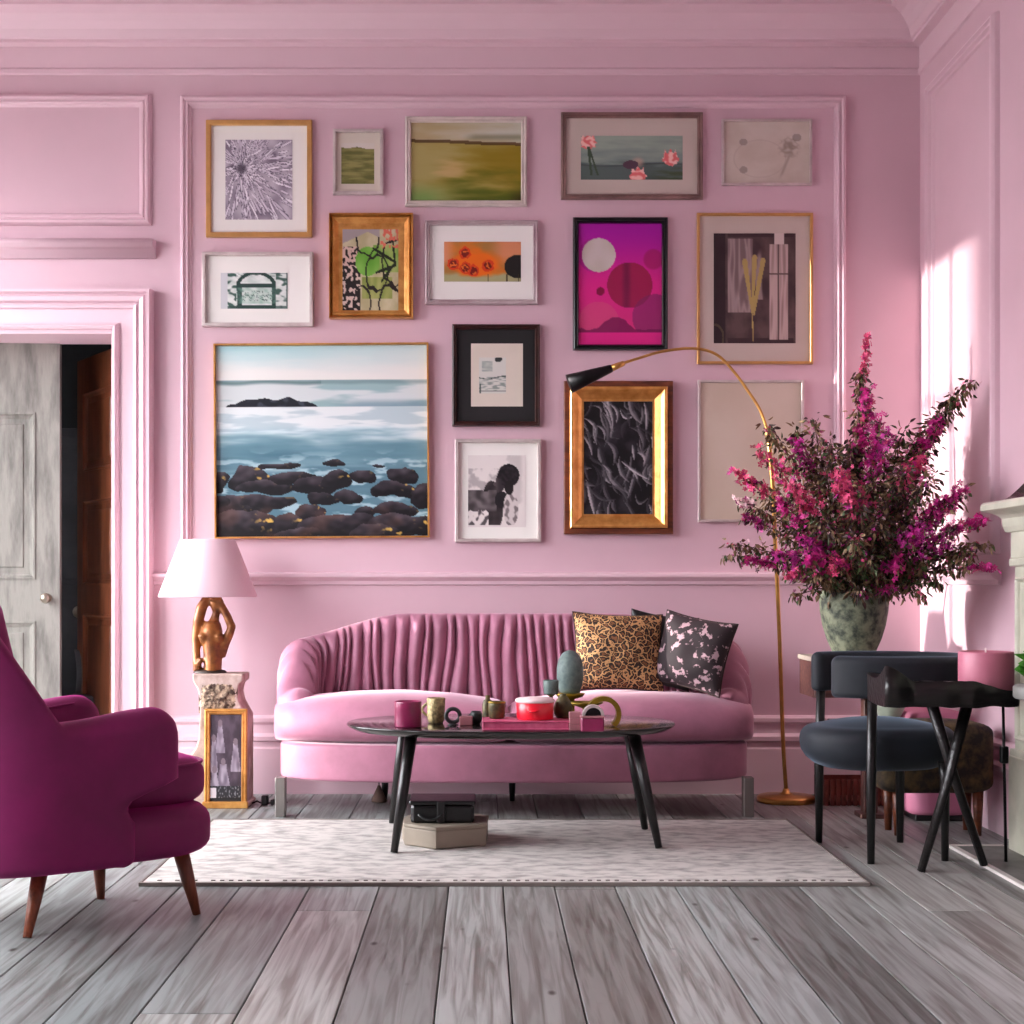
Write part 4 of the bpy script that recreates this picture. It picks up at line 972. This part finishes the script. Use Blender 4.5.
# ------------------------------------------------------------------ magenta armchair
AC = Vector((-1.295, 4.54)); AF = radians(36)
def al(f, l, z): return (AC.x + f*cos(AF) - l*sin(AF), AC.y + f*sin(AF) + l*cos(AF), z)
t = thing('armchair', 'deep magenta velvet wing armchair with walnut legs', 'armchair', (AC.x, AC.y, 0))
pts = [(.2, -.3)] + [(lerp(.2, -.08, k/10), -.3) for k in range(1, 11)]
for k in range(1, 40):
    x, y = sell(-.08, 0, .3, .3, 2.5, pi*1.5 - pi*k/40); pts.append((x, y))
pts += [(lerp(-.08, .2, k/10), .3) for k in range(0, 11)]
AP = Path2(pts)   # from the near arm, round the back, to the far arm
def ac_top(t_):
    p = AP.at(t_); return .612 + .03*sm(-.1,.2,p.x) + min(.5, 2.5*max(0, -.1-p.x))
def ac_end(z):
    f = .045 + .165*sm(.37, .44, z) + .02*sm(.345, .315, z) - .02*sm(.5,.62,z)
    return 1 - (.2-f)/ (AP.L/2) if f < .2 else 1.
def ac_disp(t_, k, side, hs):
    if side > 0: return (-.018*(1-k)**2 , 0)
    return (-.0*hs, 0)
m = tub(MB(), AP, .062, lambda t_: .185, ac_top, endf=ac_end, nt=90, nk=22, r=.06, disp=ac_disp, rb=.03)
def lean_(x, y, z):
    if z > .6: x -= (z-.6)*.24
    return al(x, y, z)
m.xf(lean_); obj('shell', m, mag_velvet, t)
m = drum(MB(), .08, 0, .365, .322, 3.3, .187, .335, .055, nn=80, dome=.004, bot=.045); m.xf(al); obj('seat_base', m, mag_velvet, t)
m = drum(MB(), .105, 0, .345, .238, 3.2, .325, .475, .06, nn=80, dome=.03, bot=.05); m.xf(al); obj('seat_cushion', m, mag_velvet, t)
m = MB(); pp_ = [(*sell(.105, 0, .338, .231, 3.2, 2*pi*i/60), .452) for i in range(61)]; m.tube([al(*p) for p in pp_], .0045, 6); obj('piping', m, mag_velvet, t)
# inner back pad
m = drum(MB(), -.22, 0, .1, .235, 3, .43, .98, .05, nn=48); m.xf(lean_); obj('back_pad', m, mag_velvet, t)
# piping along the wing and arm
m = MB()
for sd in (-1, 1):
    pts3 = []
    for k in range(40):
        t_ = sd*lerp(.95, .25, k/39); p = AP.at(t_); n = AP.nrm(t_); pts3.append(lean_(p.x - n.x*.055, p.y - n.y*.055, ac_top(t_)-.022))
    m.tube(pts3, .004, 6)
obj('piping', m, mag_velvet, t)
for (fx, fy, tx, ty) in ((at(27,0,4.25).x, 4.25, at(44,0,4.4).x, 4.4), (at(197,0,4.55).x, 4.55, at(178,0,4.55).x, 4.56), (at(101,0,4.78).x, 4.78, at(99,0,4.76).x, 4.74), (-1.62, 4.46, -1.58, 4.5)):
    a = Vector((tx, ty, .215)); b = Vector((fx, fy, .0)); obj('leg', MB().tube([a, a.lerp(b, .5), b], [.026, .021, .012], 16), walnut, t)

# ------------------------------------------------------------------ brass arc floor lamp
LB = (1.405, 6.93); t = thing('floor_lamp', 'slender brass arc floor lamp with a black cone shade', 'lamp', (*LB, 0))
obj('base', MB().lathe((*LB, 0), [(.001,0),(.132,0),(.134,.006),(.134,.02),(.126,.028),(.04,.034),(.02,.042),(.012,.06),(.001,.06)], 48), brass, t)
cv = [(785,790,6.93),(783,740,6.92),(781,680,6.9),(778,600,6.83),(775.5,550,6.74),(773,490,6.66),(768,432,6.66),(760,410,6.67),(748,391,6.68),(735,373,6.69),(720,357,6.7),(705,350,6.7),(685,348.5,6.7),(660,352,6.7),(636,359,6.7),(622,363.5,6.7)]
pts = [at(x, y, Y) for x, y, Y in cv]
def smooth(pts, n=6):
    o = []
    for i in range(len(pts)-1):
        p0, p1, p2, p3 = pts[max(0,i-1)], pts[i], pts[i+1], pts[min(len(pts)-1,i+2)]
        for k in range(n):
            q = k/n; o.append(.5*((2*p1)+(-p0+p2)*q+(2*p0-5*p1+4*p2-p3)*q*q+(-p0+3*p1-3*p2+p3)*q**3))
    return o + [pts[-1]]
sp = smooth([Vector((LB[0], LB[1], .05))] + pts[1:7]); obj('pole', MB().tube(sp, .0095, 12), brass, t)
sp = smooth(pts[6:]); obj('arm', MB().tube(sp, .0065, 12), brass, t)
obj('joint', MB().tube([pts[6]+Vector((-.002,0,.012)), pts[6]-Vector((-.002,0,.03))], .014, 14), brass, t)
a = at(624,363,6.7); b = at(611,368.5,6.7); c_ = at(569,384,6.7)
obj('socket', MB().tube([a, b], [.012,.016], 14), brass, t)
sh = MB().tube([b+(a-b)*.3, b, b.lerp(c_,.5), c_], [.008,.018,.031,.044], 24); obj('lamp_shade', sh, black_metal, t)

# ------------------------------------------------------------------ dark velvet chair
CX, CY = 1.52, 5.64
t = thing('dining_chair', 'low blue-black velvet chair with a curved back and black legs', 'chair', (CX, CY, 0))
m = drum(MB(), CX-.03, CY+.015, .285, .225, 2.5, .315, .475, .05, nn=64, dome=.03, bot=.09); obj('seat', m, black_velvet, t)
arc = []
for k in range(61):
    th = radians(138 - 276*k/60); arc.append(sell(CX+.005, CY, .285, .24, 2.3, th))
BP = Path2(arc[::1])
obj('backrest', tub(MB(), BP, .03, lambda t_: .59, lambda t_: .742-.0*abs(t_), nt=70, nk=6, r=.028, rb=.02), black_velvet, t)
for (px, yy_, up) in ((819, 5.83, 1), (871, 5.38, 1), (900, 5.83, 0), (945, 5.44, 0)):
    x = on(px, yy_); tz = .6 if up else .34
    top = Vector((x+.008*(1 if px < 880 else -1), CY+(yy_-CY)*.97, .68 if up else .36)); 
    obj('leg', MB().tube([(x, yy_, 0), (x, yy_, .3), top], [.013,.018,.017], 14), black_wood, t)

# ------------------------------------------------------------------ driftwood side table and pink candle
t = thing('side_table', 'small charred wood side table with crossed legs', 'table', (1.66, 5.17, 0))
rs = []; N = 40; x0, x1 = on(886, 5.05), on(1013, 5.17)
for i in range(N+1):
    u = i/N; x = lerp(x0, x1, u); ring = []
    yf = 5.05-.015*nz(u*6, 1)-.0+.06*sm(.8,1,u)*0 + .09*max(0, u-.8)**1.2*3; yb = 5.31+.02*nz(u*5, 4)-.09*max(0, u-.8)**1.2*3
    zt_f = .728 - .052*sm(.0,.22,u) - .034*sm(.6,.92,u) + .005*nz(u*12,2)
    zt_b = .69 - .03*sm(.0,.4,u) - .025*sm(.5,.9,u) + .005*nz(u*10,7); zb_ = .587+.008*nz(u*7,9)
    if i in (0, N): yf += .01; yb -= .01
    M_ = 8
    for k in range(M_+1): # top from front to back with a hollow
        v = k/M_; ring.append((x, lerp(yf, yb, v), lerp(zt_f, zt_b, v)-.03*sin(pi*v)*sm(.5,.05,u)*1.0-.0))
    ring += [(x, yb-.01, zb_+.008), (x, lerp(yb,yf,.5), zb_), (x, yf+.012, zb_+.0)]
    rs.append(ring)
obj('tabletop', MB().loft(rs), drift, t)
for (tx, ty, fx, fy) in ((931, 5.2, 984, 5.3), (968, 5.2, 921, 5.24)):
    a = Vector((on(tx, ty), ty, .6)); b = Vector((on(fx, fy), fy, .013 if fx > 950 else .001)); mid = a.lerp(b, .45)+Vector((0, (.02 if tx < 950 else -.02), 0))
    obj('leg', MB().tube([a, mid, b], [.03, .024, .02], 8, flat=.7), drift, t)
a = Vector((on(1003, 5.2), 5.2, .6)); b = Vector((on(1006, 5.38), 5.38, .009)); obj('leg', MB().tube([a, b], [.005,.006], 8), black_metal, t)
c_ = a.lerp(b, .33); obj('clamp', MB().box(c_.x-.013, c_.y-.012, c_.z-.03, c_.x+.013, c_.y+.012, c_.z+.03, .004), black_metal, t)
cxp, cyp = on(987, 5.17), 5.18; zb_ = .628; r_ = .093
t = thing('pillar_candle', 'wide dusty pink pillar candle on the charred side table', 'candle', (cxp, cyp, zb_))
obj('wax', MB().lathe((cxp, cyp, zb_), [(.001,0),(r_*.97,0),(r_,.005),(r_,.137),(r_*.97,.143),(r_*.9,.143),(r_*.85,.136),(.001,.134)], 48), pink_candle, t)
obj('wick', MB().tube([(cxp, cyp, zb_+.13), (cxp-.002, cyp, zb_+.155)], .003, 6), wax, t)

# ------------------------------------------------------------------ console, urn, bouquet
t = thing('console_table', 'narrow brown console with a pale top under the urn', 'console', (1.59, 6.4, 0))
kx0, kx1, ky0, ky1 = 1.375, 1.80, 6.24, 6.54; kz = .70
obj('tabletop', MB().box(kx0, ky0, kz-.02, kx1, ky1, kz, .003), console_top, t)
obj('drawer_front', MB().box(kx0+.01, ky0+.004, kz-.17, kx1-.01, ky0+.02, kz-.02, .003), console_mat, t)
obj('case', MB().box(kx0+.008, ky0+.02, kz-.17, kx1-.008, ky1-.01, kz-.02), console_mat, t)
obj('post', MB().box(1.64, ky1-.1, .02, 1.70, ky1-.04, kz-.17, .004), console_mat, t); obj('foot', MB().box(1.62, ky1-.13, 0, 1.73, ky1-.01, .02, .003), console_mat, t)
obj('shelf', MB().box(1.50, ky0+.01, .40, 1.80, ky1-.02, .42, .003), console_mat, t)
p = at(897, 0, 6.4); single('bowl', 'pale celadon bowl seen between the chair seat and backrest', 'bowl', MB().lathe((1.72, 6.33, .42), [(.001,0),(.03,0),(.034,.008),(.065,.03),(.085,.065),(.088,.09),(.084,.09),(.06,.04),(.001,.02)], 32, cap=False, ax=.75, ay=.75), celadon)
UX, UY = 1.583, 6.385
t = thing('urn', 'mottled green stone urn on the console', 'urn', (UX, UY, kz))
ub = kz
prof = [(.001,0),(.08,0),(.086,.008),(.092,.02),(.114,.07),(.132,.13),(.142,.19),(.145,.235),(.141,.27),(.13,.292),(.124,.3),(.11,.3),(.11,.24),(.001,.2)]
obj('body', MB().lathe((UX, UY, ub), prof, 56), urn_mat, t)
obj('rim', MB().lathe((UX, UY, ub+.292), [(.118,0),(.13,.004),(.134,.014),(.13,.024),(.118,.026),(.108,.02)], 56, cap=False), urn_dark, t)

FM = [stem_m, leaf_g, leaf_o, leaf_d, fl_mag, fl_pink, fl_vio, fl_pale]
t = thing('flower_arrangement', 'large loose bouquet of magenta blossom branches in the stone urn', 'flowers', (UX, UY, ub+.28))
rnd = random.Random(11)
def leafq(m, p, d, L, w, mi):
    d = d.normalized(); s_ = d.cross(Vector((rnd.uniform(-1,1), rnd.uniform(-1,1), rnd.uniform(-1,1)))).normalized(); u = s_.cross(d)*L*.12
    m.add([p, p+d*L*.35+s_*w+u, p+d*L*.75+s_*w*.6+u, p+d*L, p+d*L*.75-s_*w*.6+u, p+d*L*.35-s_*w+u, p+d*L*.5], [(0,1,6),(1,2,6),(2,3,6),(3,4,6),(4,5,6),(5,0,6)], mi)
def floret(m, p, r, mi):
    a = Vector((rnd.uniform(-1,1), rnd.uniform(-1,1), rnd.uniform(-1,1))).normalized(); b = a.orthogonal().normalized(); c = a.cross(b); ph = rnd.random()*6
    vs = [p]; fs = []
    for k in range(5):
        th = ph+k*2*pi/5
        for dt, rr, up in ((-.45,.62,.25),(0,1,.1),(.45,.62,.25)): vs.append(p + (b*cos(th+dt)+c*sin(th+dt))*r*rr + a*r*up)
        i = 1+k*3; fs.append((0, i, i+1, i+2))
    m.add(vs, fs, mi)
def clampwall(p):
    p = p.copy(); p.x = min(p.x, XR-.05); p.y = min(p.y, YB-.25); return p
def branch(ex, ey, eY, kind, dens=1.0, bl=.5, spread=.05, sag=.0, stemoff=0):
    """branch from the urn mouth to the tip at pixel (ex, ey) at depth eY"""
    e = at(ex, ey, eY); b = Vector((UX+rnd.uniform(-.05,.05), UY+rnd.uniform(-.05,.05), ub+.27))
    mid = b.lerp(e, .5); mid.z += .1*(e-b).length + sag; mid.x = lerp(mid.x, b.x, .25)
    pts = [clampwall((b*(1-q)**2 + mid*2*q*(1-q) + e*q*q) + Vector((nz(q*4,ex,1), nz(q*4,ey,2), nz(q*4,ex,3)))*.015) for q in [k/14 for k in range(15)]]
    m = MB().tube(pts, [lerp(.0045, .0015, k/14) for k in range(15)], 5, 0)
    L = (e-b).length; n = int(L*430*dens)
    for i in range(n):
        q = rnd.uniform(.22, 1)**.85; k = min(13, int(q*14)); p = pts[k].lerp(pts[k+1], q*14-k)
        bloom = q > 1-bl
        rad = spread*(1.15-.75*q) * (1.2 if bloom else 1.1)
        o = Vector((rnd.gauss(0,1), rnd.gauss(0,1), rnd.gauss(0,1)))*rad*.62
        pp = clampwall(p+o)
        if i % 7 == 0: m.tube([p, pp], .0012, 3, 0)
        if kind >= 4 and bloom and rnd.random() < .85:
            mi = kind if rnd.random() < .75 else rnd.choice((4,5,6,3)); floret(m, pp, rnd.uniform(.010,.019), mi)
        else:
            mi = rnd.choices((1,2,3,kind if kind<4 else 2), (2,5,3,4 if kind<4 else 2))[0]
            if rnd.random() < .16: floret(m, pp, rnd.uniform(.007,.012), rnd.choice((4,5,5,7,6)))
            else: leafq(m, pp, o+Vector((0,0,-.02)), rnd.uniform(.018,.042), rnd.uniform(.004,.009), mi)
    obj('flowering_branch', m, FM, t)
# tips read from the photograph: (x, y, depth, kind, density, bloom, spread)
BR = [(867,335,6.45,5,.55,.22,.022),(860,372,6.4,2,.9,.0,.035),(868,390,6.35,4,1.0,.35,.04),(974,380,6.2,2,1.0,.0,.04),(952,398,6.22,2,1.,.0,.045),(940,420,6.2,4,1.1,.3,.05),
 (880,418,6.3,4,1.0,.35,.045),(890,432,6.2,6,1.0,.3,.05),(812,418,6.45,2,1.0,.0,.06),(795,430,6.5,2,.8,.0,.045),(792,440,6.42,6,.9,.22,.04),(765,425,6.5,2,.8,.0,.04),(757,450,6.4,5,1.,.3,.05),(734,472,6.45,5,1.1,.25,.045),
 (737,500,6.35,7,.7,.08,.035),(742,515,6.35,6,.9,.2,.035),(728,545,6.3,2,.8,.0,.035),(745,560,6.2,4,.9,.2,.035),(722,556,6.35,2,.5,.0,.025),(780,500,6.2,4,1.2,.3,.06),(795,485,6.1,5,1.1,.3,.055),
 (800,540,6.05,6,1.1,.25,.05),(775,555,6.05,6,1.,.22,.045),(806,560,6.0,4,1.,.3,.05),(785,575,6.15,5,.9,.2,.04),(790,595,6.2,2,.6,.0,.035),
 (840,470,6.0,5,1.4,.4,.06),(848,488,5.95,5,1.4,.35,.06),(860,505,5.95,3,1.3,.0,.07),(855,540,5.9,2,1.2,.0,.05),(880,520,5.95,3,1.3,.0,.07),(822,520,6.0,3,1.2,.0,.07),
 (905,470,6.1,3,1.2,.0,.06),(925,460,6.05,5,1.1,.25,.06),(935,475,6.0,3,1.2,.1,.06),(955,500,6.0,4,1.2,.3,.06),(968,490,5.98,4,1.1,.3,.045),(985,520,5.92,4,1.1,.3,.04),(992,545,5.9,2,.9,.0,.035),(996,568,5.88,4,.8,.15,.03),
 (975,555,5.92,2,1.1,.0,.05),(950,540,5.95,6,1.2,.3,.06),(925,530,5.9,6,1.1,.25,.05),(940,580,5.95,1,.9,.0,.04),(925,595,6.0,2,.8,.0,.04),(900,565,5.95,4,1.,.25,.05),(890,590,6.05,4,.8,.2,.035),(930,562,6.0,1,1.,.0,.05),
 (835,565,5.98,5,1.,.2,.05),(815,575,6.05,2,.9,.0,.045),(870,560,5.95,1,1.2,.0,.06),(830,440,6.3,3,1.,.0,.06),(850,440,6.35,3,1.,.0,.06),(905,430,6.3,1,.7,.0,.05),(920,445,6.25,2,1.,.0,.06),(858,590,6.05,3,1.,.0,.05),(880,450,6.5,3,1.1,.0,.07),(820,470,6.5,3,1.1,.0,.07),(900,500,6.5,3,1.1,.0,.07),(790,530,6.4,3,1.,.0,.06),(930,510,6.3,3,1.2,.0,.07)]
for a in BR: branch(*a)

# ------------------------------------------------------------------ stool, pouffe, crate
t = thing('footstool', 'brown and black brocade footstool behind the side table', 'footstool', (1.80, 6.06, 0))
obj('seat', drum(MB(), 1.81, 6.06, .235, .12, 5, .17, .45, .04, nn=64, dome=.012), brown_pattern, t)
for x, y in ((1.66, 5.99), (1.98, 5.99), (1.66, 6.13), (1.98, 6.13)): obj('leg', MB().tube([(x, y, 0), (x, y, .2)], [.014,.024], 12), mahog, t)
t = thing('pouffe', 'pink upholstered pouffe between the footstool and the right wall corner', 'pouffe', (1.95, 6.5, 0))
obj('body', drum(MB(), 1.94, 6.5, .125, .17, 5, .02, .46, .03, nn=48, dome=.01), pink_uph, t)
obj('plinth', MB().box(1.835, 6.35, 0, 2.045, 6.65, .025, .003), plastic_blk, t)
t = thing('slatted_crate', 'red-brown slatted crate on the floor against the back wall', 'crate', (1.70, 6.9, 0))
obj('tray', MB().box(1.55, 6.80, .002, 1.86, 7.0, .02), crate_mat, t)
sl = MB()
for k in range(12): x = 1.553+k*.0257; sl.box(x, 6.79, 0, x+.018, 6.802, .118, .002)
sl.box(1.55, 6.8, .1, 1.86, 6.806, .115).box(1.55, 6.8, 0, 1.556, 7, .115).box(1.854, 6.8, 0, 1.86, 7, .115).box(1.55, 6.994, 0, 1.86, 7, .115)
obj('slats', sl, crate_mat, t)
single('waste_pot', 'small dark pot on the floor right of the slatted crate', 'pot', MB().lathe((1.935, 6.9, 0), [(.001,0),(.04,0),(.05,.12),(.052,.125),(.047,.125),(.038,.01),(.001,.01)], 24, cap=False), dark_pot)

# ------------------------------------------------------------------ fireplace, hearth and what stands there
t = thing('fireplace_surround', 'cream stone fireplace surround on the right wall', 'fireplace', (2.04, 4.9, 0))
FX = 1.985; FY = 5.66
def pil(y0, y1):
    m = MB().box(FX, y0, 0, XR-.002, y1, .36, .006).box(FX+.02, y0+.015, .36, XR-.002, y1-.015, 1.2, .004)
    m.box(FX+.005, y0, .34, XR-.002, y1, .385, .006).box(FX+.002, y0, 1.07, XR-.002, y1, 1.1, .006).box(FX+.008, y0+.005, 1.1, XR-.002, y1-.005, 1.2, .003)
    m.sweep([(y0+.05, .42), (y1-.05, .42), (y1-.05, 1.03), (y0+.05, 1.03)], [(0,0),(0,.01),(.008,.016),(.016,.008),(.02,0)], True, lambda a, b, n: (FX+.02-n, a, b))
    m.box(FX+.012, y0+.09, .46, FX+.03, y1-.09, .99, .005)
    return m
obj('pilaster', pil(FY-.24, FY), mantel_mat, t); obj('pilaster', pil(4.1, 4.34), mantel_mat, t)
obj('frieze', MB().box(FX+.03, 4.34, .95, XR-.002, FY-.24, 1.2, .004), mantel_mat, t)
SH = [(XR-.002,1.2),(FX+.0,1.2),(FX-.01,1.22),(FX-.014,1.25),(FX-.03,1.262),(FX-.05,1.27),(FX-.085,1.276),(FX-.095,1.28),(FX-.095,1.3),(FX-.085,1.31),(XR-.002,1.312)]
obj('mantel_shelf', MB().loft([[(x, y, z) for x, z in SH] for y in (4.0, FY+.03)], smooth=False), mantel_mat, t)
obj('firebox', MB().box(XR-.03, 4.34, 0, XR-.003, FY-.24, .95), mat_black, t)
# hearth
t = thing('hearth', 'low grey stone hearth slab with a pale border strip', 'hearth', (1.95, 4.9, 0))
obj('slab', MB().box(1.80, 3.6, 0, FX-.001, 5.7, .008), grey_stone, t)
obj('border', MB().box(1.775, 3.6, 0, 1.80, 5.7, .012, .002).box(1.775, 5.7, 0, FX-.001, 5.72, .012, .002), pale_strip, t)
# dark ornate mirror leaning on the mantel
t = thing('mantel_mirror', 'dark carved mirror on the mantel shelf at the right edge', 'mirror', (2.05, 4.9, 1.312))
mr = lambda a, b, n: (XR-.02-n, a, b)
my1 = 5.52
obj('frame', MB().sweep(rectpath(4.3, 1.33, my1, 2.1), DEEP(.06, .04), True, mr).xf(lambda *a: a), black_frame, t)
obj('glass', MB().box(XR-.02, 4.34, 1.37, XR-.012, my1-.04, 2.06), mat('mirror_glass', (220,220,220), .04, metal=1.), t)
ft = MB()
for k in range(6):
    q = k/5; yk = my1-.01+.05*q**.5
ft.loft([[(XR-.09-.07*(1-q), my1-.14, 1.312+.0), (XR-.09-.07*(1-q), my1+.10-.12*q**.5, 1.312+.09*q), (XR-.02, my1+.10-.12*q**.5, 1.312+.09*q), (XR-.02, my1-.14, 1.312)] for q in (0,.2,.4,.7,1)], smooth=False)
obj('scroll_foot', ft, black_frame, t)
for k in range(3): pass
# little grey round table with a green plant, mostly outside the right edge
tx_, ty_ = 1.80, 4.62
t = thing('plant_stand', 'round grey plant stand at the right edge of the photo', 'stand', (tx_, ty_, 0))
obj('tabletop', MB().lathe((tx_, ty_, .648), [(.001,0),(.15,0),(.156,.006),(.156,.036),(.15,.042),(.001,.042)], 40), grey_stone, t)
obj('stem', MB().lathe((tx_, ty_, .0125), [(.1,0),(.1,.01),(.02,.03),(.018,.59),(.05,.6355)], 24), grey_stone, t)
t = thing('potted_plant', 'small green leafy plant on the grey plant stand', 'plant', (tx_, ty_, .69))
obj('pot', MB().lathe((tx_, ty_, .69), [(.001,0),(.04,0),(.055,.07),(.05,.07),(.001,.06)], 24), celadon, t)
m = MB()
for k in range(46):
    th = rnd.uniform(0, 2*pi); d = Vector((cos(th), sin(th), rnd.uniform(-.2,.9))); leafq(m, Vector((tx_, ty_, .75))+d*.02, d, rnd.uniform(.06,.14), .022, 0)
for k in range(14):
    th = rnd.uniform(2.4, 3.8); d = Vector((cos(th), sin(th)*.6, rnd.uniform(-.1,.3))); leafq(m, Vector((tx_-.09, ty_+rnd.uniform(-.03,.03), .73+rnd.uniform(0,.02))), d, rnd.uniform(.05,.075), .022, 0)
obj('leaves', m, plant_g, t)

m = MB().box(-25.5, -20, -.5, -25, 5.65, 6.0); struct('sun_blocker_wall', m, pale_wall)  # added out of view to keep the low sun off most of the windows
m = MB().box(-60, -40, -.6, XL-.25, 60, -.5); struct('ground', m, grey_stone)
# ------------------------------------------------------------------ light
w = bpy.data.worlds.new('World'); bpy.context.scene.world = w; w.use_nodes = True
bg = w.node_tree.nodes['Background']; bg.inputs[0].default_value = (.93, .955, 1.0, 1); bg.inputs[1].default_value = 23.0
for k, (a, b, z0, z1) in enumerate(WINS):
    L = bpy.data.lights.new('window_portal', 'AREA'); L.shape = 'RECTANGLE'; L.size = b-a; L.size_y = z1-z0; L.cycles.is_portal = True
    o = bpy.data.objects.new('window_portal', L); C.objects.link(o); o.location = (XL-.24, (a+b)/2, (z0+z1)/2)
    o.rotation_euler = (Matrix(((0,0,-1),(1,0,0),(0,-1,0)))).to_euler()
L = bpy.data.lights.new('sun', 'SUN'); L.energy = 7.5; L.angle = radians(.8); L.color = (1., .93, .86)
o = bpy.data.objects.new('sun', L); C.objects.link(o); o.location = (-6, 6, 5)
d = Vector((1, .03, -.1)); o.rotation_euler = d.to_track_quat('-Z', 'Y').to_euler()

cam = bpy.data.cameras.new('camera'); co = bpy.data.objects.new('camera', cam); C.objects.link(co)
co.location = (0, 0, EYE); co.rotation_euler = (pi/2, 0, 0); cam.sensor_width = 36; cam.lens = F/1024*36
cam.shift_x = (512-VX)/1024; cam.shift_y = (VY-512)/1024; cam.clip_start = .05
sc = bpy.context.scene; sc.camera = co
sc.view_settings.view_transform = 'Standard'; sc.view_settings.look = 'None'; sc.view_settings.exposure = .14; sc.view_settings.gamma = 1
